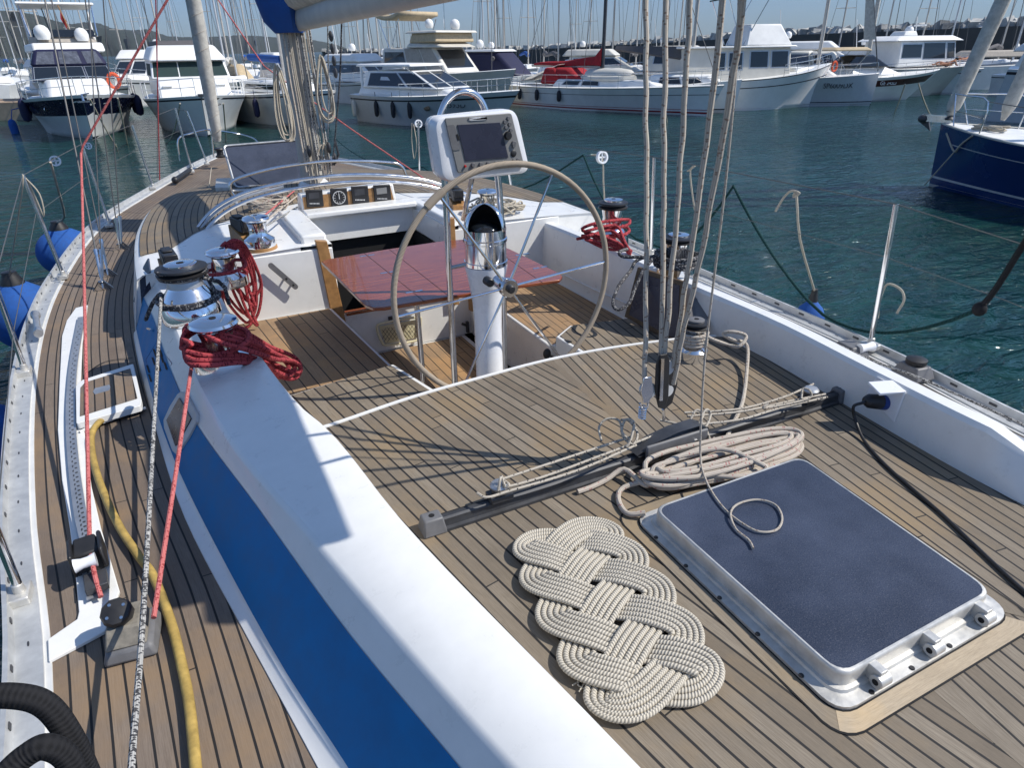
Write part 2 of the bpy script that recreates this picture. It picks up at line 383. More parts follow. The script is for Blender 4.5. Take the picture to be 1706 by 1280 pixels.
# toe rail: an L profile each side, with slots
def railpts(rl, sg, off, dz, Ya=-.8, Yb=13.4, n=80): return [(rl(Y) + sg*off, Y, zS(Y) + dz) for Y in frange(Ya, Yb, n)]
for rl, sg in ((railP, -1), (railS, 1)):
    mb = MB(); prof = ((.0,.003),(.0,.012),(.075,.012),(.080,.055),(.094,.055),(.094,-.03))
    rows = [[(rl(Y)+sg*a, Y, zS(Y)+b) for a, b in prof] for Y in frange(-.8, 13.4, 90)]
    if sg > 0: rows = [r[::-1] for r in rows]
    tr = obj('toe_rail', mb.grid(rows), M['rail'], yacht)
    sl = MB()
    for i in range(120):
        Y = -.7 + i*.115; x = rl(Y); t = Vector((rl(Y+.05)-rl(Y), .05, 0)).normalized(); nr = Vector((t.y, -t.x, 0))
        if i % 2 == 0 and Y < 10: sl.lathe([(.006,0),(.006,.002)], seg=8, M=Matrix.Translation((x+sg*.038, Y, zS(Y)+.0115)) @ Matrix.Rotation(-math.atan2(t.x,t.y),4,'Z') @ Matrix.Diagonal((.55,2.2,1,1)))
        if i % 2 and Y < 9.5:
            c = Vector((x+sg*.0775, Y, zS(Y)+.034)); sl.hexa([c+t*a*(.013 if sg < 0 else .022)+Vector((sg*(b*.003+.0008*k),0,k*.006))for k in (-1,1) for a,b in ((-1,-1),(1,-1),(1,1),(-1,1))])
    obj('rail_slots', sl, M['dgrey'], tr)
    st = MB(); rows = [[(rl(Y)-sg*.0, Y, zS(Y)+.003),(rl(Y)-sg*.02, Y, zS(Y)+.006),(rl(Y)-sg*.021, Y, zS(Y)+.001)] for Y in YS]
    if sg > 0: rows = [r[::-1] for r in rows]
    obj('waterway_strip', st.grid(rows), M['gel2'], yacht)
# starboard / port genoa track: white plinth with a drilled grey track
W1 = [(126,513),(111,534),(103,560),(99,636),(96,716),(103,800),(116,880),(125,950),(131,1020),(128,1032),(79,1066),(81,1102),(175,1052),(199,985),(168,880),(152,810),(140,716),(134,640),(137,570),(146,508)]
obj('track_plinth', MB().prism([A(x,y,S+.012) for x,y in W1], .014), M['gel'], yacht, bev=.003)
tp = smooth([A(x,y,S+.02) for x,y in ((136,530),(124,600),(119,660),(119,716),(124,780),(132,840),(142,900),(149,950),(158,1000))], 8)
def ribbon(pts, w, h, mb=None):
    mb = mb or MB(); rows = []
    for i, p in enumerate(pts):
        t = (pts[min(i+1,len(pts)-1)] - pts[max(i-1,0)]); t.z = 0; t.normalize(); n = Vector((t.y,-t.x,0))*w/2
        u = Vector((0,0,h)); rows.append([p-n, p-n+u, p+n+u, p+n])
    return mb.grid([[tuple(q) for q in r] for r in rows])
gt = obj('genoa_track', ribbon(tp, .044, .010), M['alu'], yacht)
mb = MB()
for i in range(2, len(tp)-1):
    mb.lathe([(.006,0),(.006,.0015)], seg=8, M=Matrix.Translation(tp[i]+Vector((-.004,0,.0095))) @ Matrix.Diagonal((.5,1.6,1,1)))
    q = (tp[i]+tp[i-1])/2; mb.lathe([(.006,0),(.006,.0015)], c=q+Vector((.008,0,.0095)), seg=8)
obj('track_holes', mb, M['dgrey'], gt)
tps = [Vector((railS(Y)-.10, Y, S+.004)) for Y in frange(-.3, 6.5, 30)]
obj('track_plinth', ribbon(tps, .07, .012), M['gel'], yacht); obj('genoa_track', ribbon([p+Vector((0,0,.012)) for p in tps], .034, .01), M['alu'], yacht)
# ---- port coaming
Yc = frange(-.8, 4.85, 40)
bbX = spl([(-.8,.46),(.3,.26),(1.1,.10),(1.53,0),(2.07,-.1),(2.75,-.21),(3.28,-.275),(3.87,-.325),(5,-.395)])
btX = spl([(-.8,.70),(.2,.49),(.89,.32),(1.38,.20),(2.1,.06),(2.87,-.09),(3.87,-.19),(4.3,-.215),(4.9,-.275)])
rgX = spl([(-.8,.66),(.3,.50),(1.0,.33),(1.72,.17),(2.45,.01),(2.98,-.06),(4.2,-.15),(4.9,-.20)])
inX = spl([(-.8,.86),(.0,.72),(.7,.60),(1.61,.44),(2.33,.36),(2.54,.31),(3.34,.22),(3.63,.19),(4.9,.13)])
def coam(sg=1):
    def f(X): return X if sg > 0 else 2*1.52 - X
    return f
rows = []; rowsB = []
for Y in Yc:
    ib = .66 if Y > 3.45 else (1.1 if Y > 2.6 else 1.3)
    rows.append([(inX(Y)+.004, Y, 1.02), (inX(Y), Y, 1.560), (inX(Y)-.006, Y, 1.569), (inX(Y)-.018, Y, 1.572),
        ((inX(Y)*.5+rgX(Y)*.5), Y, 1.562), (rgX(Y)+.008, Y, 1.543), (rgX(Y)-.004, Y, 1.534), (rgX(Y)-.012, Y, 1.522), (btX(Y)-.02, Y, 1.45), (bbX(Y), Y, 1.238), (bbX(Y)-.02, Y, 1.217), (foot(Y)-.02, Y, 1.203), (foot(Y)-.022, Y, 1.195)])
cm = MB().grid(rows)
coaming = obj('port_coaming', cm, M['gel'], yacht, sharp=28)
coaming.name = 'coaming'; WL['coaming'] = WL[yacht.name]
cb = cm.bvh()
def on(x, y, b=None, off=.003):
    d = ray(x, y).normalized(); h = (b or cb).ray_cast(CP, d)
    if h[0] is None: return None
    n = h[1] if h[1].dot(d) < 0 else -h[1]
    return h[0] + n*off
rows = []
for Y in Yc:
    a = Vector((btX(Y)-.02, Y, 1.45)); b = Vector((bbX(Y), Y, 1.238)); n = Vector((-(a.z-b.z), 0, (a.x-b.x))).normalized()*.003
    rows.append([a+n, a*.66+b*.34+n, a*.33+b*.67+n, b+n])
obj('blue_stripe', MB().grid(rows), M['blue'], coaming)
def decal(name, px, mat, parent, b=None, off=.004, th=.004, bev=0, **k):
    P = [on(x, y, b, off) for x, y in px]
    if any(p is None for p in P): print('decal miss', name, [i for i,p in enumerate(P) if p is None]); P = [p for p in P if p is not None]
    n = Vector((0,0,0))
    for i in range(len(P)): n += P[i].cross(P[(i+1)%len(P)])
    n.normalize()
    if n.dot(CP - P[0]) < 0: n = -n
    return obj(name, MB().prism(P, th, n), mat, parent, bev=bev, **k)
pf = decal('port_light', [(277,701),(288,677),(300,658),(306,654),(315,658),(333,691),(332,704),(318,730),(305,749),(298,758),(292,752),(278,714)], M['lgrey'], coaming, off=.014, th=.014, bev=.003)
decal('pane', [(283,701),(304,664),(324,699),(302,741),(298,744)], M['screen'], pf, off=.0165, th=.006)
mb = MB()
for x, y in ((247,615),(256,602),(265,612),(270,598),(250,630),(276,610),(268,588),(258,588)):
    P = [on(x+a, y+b, None, .006) for a, b in ((-2,-6),(1,-6),(5,6),(2,6))]; mb.prism(P, .003)
obj('vent_louvre', mb, M['dark'], coaming)
mb = MB(); mb.tube([on(*p) for p in ((244,600),(262,570),(287,606),(264,660),(244,600))], .0015, 4)
obj('locker_seam', mb, M['navy'], coaming)
mb = MB(); mb.tube([on(258,551,None,.02), on(252,549,None,.02)], .008, 8); mb.tube([on(258,551,None,.02), on(257,552,None,0)], .004, 6)
obj('fairlead', mb, M['chrome'], coaming)
# ---- starboard coaming
rows = []
for Y in Yc:
    if Y < 2.9: xi = spl([(-.8,2.62),(.5,2.60),(1.07,2.615),(1.65,2.68),(2.25,2.76),(3,2.78)])(Y)
    else: xi = spl([(2.9,2.778),(4.96,2.80),(5.6,2.7)])(Y)
    xb = xi - .02; ch = max(0, min(1, (1.08-Y)/.45)); zt = 1.565 - .17*ch; xi2 = xi + .10*ch
    rows.append([(xb, Y, 1.02), (xb+.0, Y, 1.36), (xi2-.004, Y, zt-.02), (xi2+.012, Y, zt), (xi2+.075-.05*ch, Y, zt+.002), (xi2+.10, Y, zt-.02-.0*ch), (xi+.20, Y, 1.38), (xi+.30, Y, 1.24), (xi+.33, Y, 1.203), (footS(Y)+.03, Y, 1.1955)][::-1])
cmS = MB().grid(rows); cs = obj('coaming', cmS, M['gel'], yacht, sharp=28); csb = cmS.bvh()
mb = MB(); mb.tube([on(*p, csb, .004) for p in ((940,458),(1000,487),(1060,512),(1110,535))], .007, 6)
obj('seat_back_ledge', mb, M['gel2'], cs)
# ---- aft deck (herringbone halves and king plank)
fe = spl([(.3,2.70),(.43,2.715),(.86,2.79),(1.3,2.825),(1.65,2.84),(2.0,2.815),(2.33,2.755),(2.66,2.67),(2.8,2.6)])
def inS(Y): return spl([(-.8,2.60),(.5,2.58),(1.07,2.60),(1.65,2.665),(2.25,2.745),(3,2.765)])(Y)
mb = MB()
def half(sg):
    rows = []; uvs = []
    th = R(-9.5) if sg < 0 else R(9.0)
    for i in range(30):
        t = i/29; row = []; uv = []
        for j in range(21):
            if sg < 0: x0 = lambda Y: inX(Y)-.01; x1 = lambda Y: kx(Y)-.018*(1-ky(Y))
            else: x0 = lambda Y: kx(Y)+.018*(1-ky(Y)); x1 = lambda Y: inS(Y)+.01
            # iterate to follow the curved forward edge
            Y = -.8 + 3.5*t; x = x0(Y) + (x1(Y)-x0(Y))*j/20; yy = -.8 + (fe(x)+.8)*t
            x = x0(yy) + (x1(yy)-x0(yy))*j/20
            row.append((x, yy, D)); du = (x-1.6)*math.cos(th) - yy*math.sin(th)
            uv.append((du/.053 + 50.5, x*math.sin(th)+yy*math.cos(th)))
        rows.append(row[::-1]); uvs.append(uv[::-1])
    mb.grid(rows, uvs)
kx = lambda Y: 1.62 + .06*(Y-1.8)
ky = lambda Y: 0
half(-1); half(1)
obj('aft_deck', mb, M['teak'], yacht)
mb = MB(); ys = frange(-.8, 2.84, 14)
rows = [[(kx(Y)+.018+.0*Y, Y, D+.0005), (kx(Y)-.018, Y, D+.0005)] for Y in ys]; uvs = [[(.86, Y),(.14, Y)] for Y in ys]
obj('king_plank', mb.grid(rows, uvs), M['teak'], yacht)
fl = [Vector((x, fe(x), D-.03)) for x in frange(.40, 2.72, 30)]
obj('deck_edge_trim', ribbon([p+Vector((0,.008,0)) for p in fl], .020, .036), M['gel'], yacht)
mb = MB().grid([[(x, fe(x), D-.005) for x in frange(.3, 2.8, 20)], [(x, fe(x)-.02, .7) for x in frange(.3, 2.8, 20)]])
obj('cockpit_aft_face', mb, M['gel'], yacht)
# ---- cockpit well
SO = .70
mb = MB()
mb.box(1.00, 2.02, 2.6, 4.9, SO-.04, SO-.004)
obj('cockpit_floor', mb, M['gel2'], yacht)
def flatuv(name, poly, z, mat, par, ang=0, pw=.05, off=0):
    P = [Vector((p[0], p[1], z)) for p in poly]; c, s_ = math.cos(ang), math.sin(ang)
    if (P[1]-P[0]).cross(P[2]-P[1]).z < 0: P = P[::-1]
    mb = MB().add(P, [tuple(range(len(P)))], [[((p.x*c - p.y*s_)/pw+20+off, p.x*s_+p.y*c) for p in P]]); return obj(name, mb, mat, par)
flatuv('floor_planking', [(1.04,2.7),(1.98,2.7),(1.98,4.83),(1.04,4.83)], SO, M['teak2'], yacht, pw=.075)
# seats: box, teak panel inset in a white margin
def seat(x0a, x1a, x0b, x1b, Ya, Yb, z, mar=.025, pw=.078):
    p = [(x0a,Ya),(x1a,Ya),(x1b,Yb),(x0b,Yb)]
    st = obj('seat', MB().prism([(a,b,z-.003) for a,b in p], z-SO), M['gel'], yacht, bev=.012)
    q = [(x0a+mar,Ya+mar),(x1a-mar,Ya+mar),(x1b-mar,Yb-mar*.5),(x0b+mar,Yb-mar*.5)]
    flatuv('seat_planking', q, z, M['teak2'], st, ang=R(-5) if x0a < 1 else R(4), pw=pw); return st
seat(.24, 1.03, .15, .93, 3.35, 4.85, 1.15)
seat(2.05, 2.79, 2.08, 2.80, 3.45, 4.85, 1.12, pw=.056)
def step(poly, z, ang):
    st = obj('seat_step', MB().prism([(a,b,z-.003) for a,b in poly], z-SO), M['gel'], yacht, bev=.008)
    c = sum((Vector((a,b,0)) for a,b in poly), Vector())/len(poly)
    q = [(c.x+(a-c.x)*.93, c.y+(b-c.y)*.955) for a,b in poly]
    flatuv('step_planking', q, z, M['teak'], st, ang=ang, pw=.062); return st
step([(.32,2.68),(1.10,2.78),(.96,3.42),(.24,3.30)], 1.26, R(-9))
es = step([(2.02,2.80),(2.77,2.66),(2.78,3.30),(2.18,3.42),(2.0,3.30)], 1.26, R(9))
# engine panel and throttle on the starboard step
pn = MB(); P = [PX(x,y,2.03) for x,y in ((931,562),(951,569),(948,594),(929,586))]
pn = MB().prism([p + Vector((-.012,0,0)) for p in P], .02, (-1,0,0)); obj('engine_panel', pn, M['black'], es)
c = PX(918,588,2.0); mb = MB().ball(c+Vector((-.03,0,.0)), .028, sc=(1,.8,1.3)); mb.tube([c+Vector((-.03,0,0)), c+Vector((.03,.02,-.05))], .008)
obj('throttle_lever', mb, M['black'], es)
# ---- bulkhead and companionway
BY = 4.85; OX0, OX1 = 1.0, 1.93
mb = MB()
mb.box(-.2, OX0, BY, BY+.05, SO, 1.61); mb.box(OX1, 2.95, BY, BY+.05, SO, 1.61); mb.box(OX0, OX1, BY, BY+.05, SO, 1.07)
obj('bulkhead', mb, M['gel'], yacht, bev=.006)
mb = MB(); mb.box(OX0-.02, OX1+.02, BY+.10, 6.6, SO-.3, 1.56)
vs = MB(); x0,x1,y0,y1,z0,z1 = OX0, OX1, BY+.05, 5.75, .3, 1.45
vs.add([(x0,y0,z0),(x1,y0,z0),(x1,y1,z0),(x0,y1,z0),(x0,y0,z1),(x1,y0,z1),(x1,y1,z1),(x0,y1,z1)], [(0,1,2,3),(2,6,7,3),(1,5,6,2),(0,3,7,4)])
obj('companionway_well', vs, M['dark'], yacht)  # inside walls coloured near-black, cabin shade put into the paint
# coachroof: lofted, with an opening left for the companionway
def roofz(Y): return spl([(4.85,1.60),(6,1.60),(7.2,1.58),(8.5,1.50),(9.6,1.40),(10.6,1.31),(11.7,1.27)])(Y)
def rowroof(Y, fr=0, to=1, n=15):
    a, b = foot(Y)+.0, footS(Y); z = roofz(Y); h = z - zS(Y); sh = min(.115, (b-a)*.12)
    pr = [(a-.01, zS(Y)-.01), (a+sh*.35, zS(Y)+h*.45), (a+sh*.8, z-.03), (a+sh*1.15, z-.004)]
    mid = [(a+sh*1.5+(b-a-3*sh)*t, z + .05*(1-(2*t-1)**2)*min(1,h*4)) for t in frange(0,1,n)]
    q = pr + mid + [(a+b-x, zz) for x, zz in pr[::-1]]
    return [(x, Y, zz) for x, zz in q]
cr = MB().grid([rowroof(Y)[::-1] for Y in frange(5.95, 11.7, 40)])
rA = [rowroof(Y) for Y in frange(4.85, 5.95, 8)]
def cut(row, x0, x1):
    L = [p for p in row if p[0] < x0-.001]; Rr = [p for p in row if p[0] > x1+.001]
    return L, Rr
nl = min(len(cut(r, OX0, OX1)[0]) for r in rA); nr_ = min(len(cut(r, OX0, OX1)[1]) for r in rA)
rl_ = [cut(r, OX0, OX1)[0][:nl] + [(OX0, r[0][1], 1.635), (OX0, r[0][1], 1.44)] for r in rA]
rr_ = [[(OX1, r[0][1], 1.44), (OX1, r[0][1], 1.635)] + cut(r, OX0, OX1)[1][-nr_:] for r in rA]
cr.grid([r[::-1] for r in rl_]); cr.grid([r[::-1] for r in rr_])
cr.add([(OX0,5.7,1.44),(OX1,5.7,1.44),(OX1,5.7,1.66),(OX0,5.7,1.66),(OX1,5.96,1.665),(OX0,5.96,1.665)], [(0,1,2,3),(3,2,4,5)])
r0_ = rowroof(4.86)
cr.grid([[(x, y, z) for x, y, z in r0_ if x < OX0], [(x, y+.002, min(z, 1.22)) for x, y, z in r0_ if x < OX0]]); cr.grid([[(x, y, z) for x, y, z in r0_ if x > OX1], [(x, y+.002, min(z, 1.22)) for x, y, z in r0_ if x > OX1]])
coach = obj('coachroof', cr, M['gel'], yacht, sharp=32); crb = cr.bvh()
# teak laid on the forward coachroof (rows follow its edge)
rows = []; uvs = []
ysx = spl([(-.25,5.36),(0,5.47),(.16,5.86),(.4,6.07),(.6,6.2),(1.09,6.42),(1.52,6.5)])
for i in range(40):
    t = i/39; row = []; uv = []
    base_r = rowroof(5.96, n=21)[3:-3]
    for j in range(len(base_r)):
        x0 = base_r[j][0]; Ys_ = ysx(min(x0, 3.04-x0)); Y = Ys_ + (11.3-Ys_)*t
        r = rowroof(Y, n=21)[3:-3]; x, _, z = r[j]; e = r[0][0]
        row.append((x, Y, z+.006)); uv.append((min(x-e, r[-1][0]-x)/.055, Y))
    rows.append(row[::-1]); uvs.append(uv[::-1])
obj('coachroof_planking', MB().grid(rows, uvs), M['teak'], coach)
# black cabin window forward in the stripe
decal('cabin_window', [(247,432),(250,455),(249,490),(236,508),(223,526),(224,503),(233,466),(240,445)], M['screen'], coach, crb, off=.008, th=.01)
# companionway rims, instrument pod, hatch garage
mb = MB(); mb.box(.80, .985, 4.93, 5.9, 1.60, 1.70); cmr = obj('companionway_rim', mb, M['gel'], coach, bev=.02)
mb = MB(); mb.box(1.945, 2.05, 4.93, 5.9, 1.60, 1.69); obj('companionway_rim', mb, M['gel'], coach, bev=.02)
mb = MB(); mb.box(.985, 1.95, 5.62, 5.82, 1.655, 1.705); obj('hatch_lip', mb, M['gel'], coach, bev=.015)
ip = MB(); IY = 5.83
q = [PY(500,326,IY), PY(655,306,IY), PY(662,341,IY), PY(505,358,IY)]
ip.hexa([q[3], q[2], q[2]+Vector((0,.22,0)), q[3]+Vector((0,.22,0)), q[0], q[1], q[1]+Vector((0,.14,.0)), q[0]+Vector((0,.14,.0))])
pod = obj('instrument_pod', ip, M['gel'], coach, bev=.012)
def quadY(pts, Y, th=.01, back=0):
    return MB().prism([PY(x,y,Y) for x,y in pts], th, (0,-1,0))
obj('wood_panel', quadY([(504,329),(650,309),(658,339),(508,354)], IY-.008, .012), M['wood'], pod)
for i, (x, y) in enumerate(((524,331),(565,329),(600,325),(637,323))):
    g = obj('instrument', quadY([(x-15,y-14),(x+13,y-16),(x+16,y+13),(x-12,y+15)], IY-.022, .02), M['black'], pod, bev=.006)
    if i == 1:
        mb = MB(); c = PY(x,y,IY-.026)
        Mr = Matrix.Translation(c) @ Matrix.Rotation(R(90),4,'X'); mb.lathe([(.056,0),(.056,.004),(.050,.004),(.050,.001)], seg=24, M=Mr, cap=False)
        for k in range(12): a = k*math.pi/6; mb.cbox(c+Vector((.042*math.cos(a),-.006,.042*math.sin(a))), .012 if k%3 else .018, .002, .003, ry=-a)
        mb.cbox(c+Vector((0,-.006,.012)), .006, .002, .05); obj('dial', mb, M['lgrey'], g)
    else:
        obj('display', quadY([(x-10,y-9),(x+7,y-11),(x+8,y-1),(x-9,y+1)], IY-.025, .004), M['bezel'] if i == 3 else M['dgrey'], g)
        mb = MB()
        for k in range(7): mb.add([PY(x-8+k*2.4,y+7,IY-.0245), PY(x-6.6+k*2.4,y+6.8,IY-.0245), PY(x-6.4+k*2.4,y+9,IY-.0245), PY(x-7.8+k*2.4,y+9.2,IY-.0245)], [(0,1,2,3)])
        obj('lettering', mb, M['lgrey'], g)
# teak jambs, threshold, turnbuttons, grab handle
mb = MB().prism([PY(526,402,4.83), PY(545,402,4.83), PY(577,538,4.83), PY(556,542,4.83)], .05, (0,-1,0)); obj('door_jamb', mb, M['wood'], yacht, bev=.004)
mb = MB(); mb.box(1.915, 1.965, 4.80, 4.85, 1.0, 1.72); obj('door_jamb', mb, M['wood'], yacht, bev=.004)
mb = MB(); mb.box(OX0+.03, OX1, 4.83, 4.90, 1.065, 1.085); obj('threshold', mb, M['mahog'], yacht)
q = PY(767,400,4.8); 
cl = MB(); a = PY(452,443,4.80); b = PY(492,478,4.80); t = (b-a).normalized(); nn = Vector((-t.z,0,t.x))
P = []
for k in range(16):
    an = 2*math.pi*k/16; P.append(((a if math.cos(an) < 0 else b) + t*math.cos(an)*.02 + nn*math.sin(an)*.02))
cl.prism(P, .012, (0,-1,0)); 
for f in (.62, .92): p = a.lerp(b, f); cl.tube([p, p+Vector((0,.06,0))], .008, 8)
obj('turn_handle', cl, M['grey'], yacht)
c = PY(340+6,497,4.80)
# net pocket
fr = smooth([PY(x,y,4.82) for x,y in ((628,543),(636,539),(664,533),(697,529),(701,534),(698,560),(692,568),(645,575),(636,570),(630,556))], 3, True)
np_ = obj('net_pocket', MB().tube(fr, .010, 6, True), M['cream'], yacht)
mb = MB(); mb.prism([PY(x,y,4.838) for x,y in ((631,544),(699,532),(697,562),(643,573))], .004, (0,-1,0)); obj('pocket_back', mb, M['cream'], np_)
mb = MB()
for i in range(14):
    for s_ in (0, 1):
        x = 624+i*6; p, q = ((x,541),(x+26,575)) if s_ else ((x+26,536),(x,575))
        def cl_(p): return (min(max(p[0],634),696), p[1])
        x0,y0 = p; x1,y1 = q
        pts = [(x0+(x1-x0)*k/8, y0+(y1-y0)*k/8) for k in range(9)]; pts = [p for p in pts if 635<=p[0]<=695 and p[1] < 571-(p[0]-640)*.12 and p[1] > 546-(p[0]-635)*.17]
        if len(pts) > 1: mb.tube([PY(x,y,4.812) for x,y in pts], .0016, 4)
obj('net', mb, M['black'], np_)
obj('recess_shade_plate', quadY([(647,529),(667,525),(669,535),(649,538)], 4.835, .02), M['dgrey'], yacht)  # dark plate, stands in for the shaded recess above the pocket
mb = MB().cbox(PY(779,545,4.8), .02, .03, .10); mb.cbox(PY(774,541,4.8), .05, .02, .02, ry=.5); obj('latch', mb, M['dgrey'], yacht)
# ---- steering: pedestal, compass, guard, wheel, plotter
ped = Vector((1.50, 3.24, 0))
pp = obj('steering_pedestal', MB().lathe([(.10,SO),(.10,SO+.03),(.083,SO+.05),(.080,1.45),(.084,1.60),(.106,1.74),(.118,1.80),(.120,1.825)], c=ped, seg=32), M['pod'], yacht)
mb = MB().lathe([(.116,1.825),(.122,1.83),(.122,1.85),(.116,1.853),(.116,1.955),(.122,1.96),(.122,1.975),(.116,1.98),(.116,2.03)], c=ped, seg=36)
cmp_ = obj('compass_binnacle', mb, M['chrome'], pp)
mb = MB().ball(ped+Vector((0,0,2.01)), .095, 20, (1,1,.55)); obj('compass_dome', mb, M['glass'], cmp_)
mb = MB(); rows = []
for i in range(11):
    th = math.pi/2*i/10*.98; rows.append([tuple(ped+Vector((.118*math.cos(th)*math.cos(a), .118*math.cos(th)*math.sin(a), 2.02+.14*math.sin(th)))) for a in frange(R(-62), R(192), 24)])
mb.grid(rows); hd = obj('compass_hood', mb, M['chrome'], cmp_)
sm = hd.modifiers.new('shell', 'SOLIDIFY'); sm.thickness = .004
obj('hood_lining', MB().grid([[tuple(ped + (Vector(p)-ped-Vector((0,0,2.02)))*.95 + Vector((0,0,2.02))) for p in r] for r in rows]), M['black'], hd)
GY = 3.36
def gp(x, y): return PY(x, y, GY)
gl = [Vector((gp(757,620).x, GY, SO)), gp(757,620), gp(748,445), gp(742,320), gp(733,215), gp(738,180), gp(752,160), gp(772,152), gp(792,158), gp(806,178), gp(815,215), gp(832,320), gp(839,500), gp(841,612), Vector((gp(843,640).x, GY, SO))]
obj('pedestal_guard', MB().tube(gl, .0185, 12, k=6), M['steel'], pp)
obj('guard_bracket', MB().tube([gp(748,447), ped+Vector((-.05,.05,1.83))], .012, 8).tube([gp(839,447), ped+Vector((.05,.05,1.83))], .012, 8), M['alu'], pp)
# plotter pod
q = [PY(721,196,3.03), PY(862,181,3.03), PY(886,288,3.03), PY(737,305,3.03)]
def rrect(q, r, n=5, s=0):
    # rounded quad from corners (in order)
    out = []; N = len(q)
    for i in range(N):
        p0, p1, p2 = q[i-1], q[i], q[(i+1) % N]; a = (p0-p1).normalized()*r; b = (p2-p1).normalized()*r
        for k in range(n+1):
            t = k/n; out.append((p1+a)*(1-t)**2 + p1*2*t*(1-t) + (p1+b)*t*t)
    return out
cen = sum(q, Vector())/4
def scl(P, s, dy): return [tuple(cen + (p-cen)*s + Vector((0,dy,0))) for p in P]
o0 = rrect(q, .055)
pl = MB().grid([scl(o0, .80, -.004), scl(o0,.90,-.004), scl(o0,.96,0), scl(o0,1.0,.02), scl(o0,1.0,.07), scl(o0,.97,.075), scl(o0,1.0,.08), scl(o0,.97,.14), scl(o0,.85,.18), scl(o0,.3,.19)], closed=True)
n_ = len(o0); pl.add(scl(o0,.80,-.004), [tuple(range(n_))]); pl.add(scl(o0,.3,.19), [tuple(range(n_))[::-1]])
plot = obj('chart_plotter', pl, M['pod'], yacht)
fq = lambda pts, Y=3.012, th=.012: MB().prism(rrect([PY(x,y,Y) for x,y in pts], .012, 3), th, (0,-1,0))
bz = obj('bezel', fq([(741,197),(852,188),(874,277),(763,288)], 3.014, .012), M['bezel'], plot, bev=.003)
obj('screen', MB().prism([PY(x,y,3.010) for x,y in ((762,208),(833,204),(847,262),(776,268))], .004, (0,-1,0)), M['screen'], bz)
obj('card_door', fq([(744,209),(757,207),(769,249),(754,251)], 3.011, .003), M['grey'], bz)
obj('card_slot', MB().prism([PY(x,y,3.009) for x,y in ((760,224),(763,223),(766,233),(763,234))], .003, (0,-1,0)), M['dark'], bz)
obj('badge', fq([(780,196),(811,194),(812,199),(782,201)], 3.010, .003), M['pod'], bz)
def btn(mb, x, y, r, Y=3.004, h=.012, sc=(1,1)):
    c = PY(x,y,Y); mb.lathe([(r,0),(r,h*.6),(r*.8,h)], seg=12, M=Matrix.Translation(c+Vector((0,.012,0))) @ Matrix.Rotation(R(90),4,'X') @ Matrix.Diagonal((*sc,1,1)))
for x, y in ((848,197),(842,203),(850,207),(844,212),(852,217)): mb = MB(); btn(mb, x, y, .0095); obj('button', mb, M['grey'], bz)
for x, y in ((857,243),(857,268),(864,267)): mb = MB(); btn(mb, x, y, .010); obj('button', mb, M['grey'], bz)
mb = MB(); btn(mb, 857, 239, .013); obj('button', mb, M['grey'], bz)
for x in (789,802,814,827,839): mb = MB(); btn(mb, x, 275-(x-789)*.07, .011); obj('button', mb, M['grey'], bz)

mb = MB(); btn(mb, 847, 226, .02, h=.02); obj('knob', mb, M['black'], bz)
mb = MB(); btn(mb, 857, 256, .0165, h=.006); obj('knob', mb, M['black'], bz)
mb = MB(); btn(mb, 776, 277, .006); m_ = plain('red_button', (.5,.02,.02), .4); obj('power_button', mb, m_, bz)
obj('pod_bracket', MB().cbox(cen+Vector((0,.2,-.05)), .12,.12,.06).tube([cen+Vector((0,.1,-.1)), cen+Vector((.02,.33,-.42))], .014, 8), M['steel'], plot)
# wheel
WC = Vector((1.49, 2.955, 1.775)); WR = .625
def wp(a, r=WR, dy=0): return WC + Vector((math.cos(a)*r, dy, math.sin(a)*r))
wheel = obj('steering_wheel', MB().tube([wp(2*math.pi*i/72) for i in range(72)], .0155, 12, True), M['rwheel'], yacht)
obj('turks_head_binding', MB().tube([wp(a) for a in frange(R(122), R(132), 6)], .021, 10), M['rwheel'], wheel)
for i in range(6):
    a = R(4.5 + 60*i)
    if i == 4: a += R(-3)
    obj('spoke', MB().tube([wp(a,.05,.0), wp(a,WR-.01)], .0075, 8), M['steel'], wheel)
MX = Matrix.Translation(WC) @ Matrix.Rotation(R(90),4,'X')
obj('hub', MB().lathe([(.035,-.12),(.035,-.02),(.050,-.015),(.052,.02),(.046,.03),(.0,.03)], seg=28, M=MX), M['steel'], wheel)
obj('hub_knob', MB().lathe([(.022,.03),(.022,.045),(.016,.052),(.0,.053)], seg=20, M=MX), M['black'], wheel)
mb = MB().lathe([(.024,-.03),(.024,.02),(.014,.03)], seg=12, M=Matrix.Translation(WC+Vector((-.085,.05,.03))) @ Matrix.Rotation(R(90),4,'X')); obj('friction_knob', mb, M['black'], pp)
# table
TZ = 1.60
tb = [(535,436),(545,432),(640,416),(740,401),(800,397),(850,415),(934,456),(937,461),(932,466),(860,476),(640,512),(622,513),(609,508),(600,500)]
table = obj('cockpit_table', MB().prism([A(x,y,TZ) for x,y in tb], .022), M['mahog'], yacht, bev=.005)
mb = MB()
for L in (((607,422),(708,503)),((800,398),(905,472)),((648,415),(750,495))):
    a, b = A(*L[0],TZ+.0005), A(*L[1],TZ+.0005); mb.cbox((a+b)/2, (b-a).length, .003, .001, rz=math.atan2(b.y-a.y,b.x-a.x))
obj('leaf_joint', mb, M['dark'], table)
mb = MB()
for x, y in ((612,426),(647,454),(690,486),(870,424),(900,446)):
    c = A(x,y,TZ+.001)
    for k in (-.03,.03): mb.cbox(c+Vector((k,0,0)), .045,.022,.003)
obj('hinge', mb, M['steel'], table)
c = A(690,500,TZ); obj('table_leg', MB().tube([Vector((c.x+.04, c.y+.08, TZ-.02)), Vector((c.x+.04, c.y+.08, SO))], .017, 10), M['steel'], table)
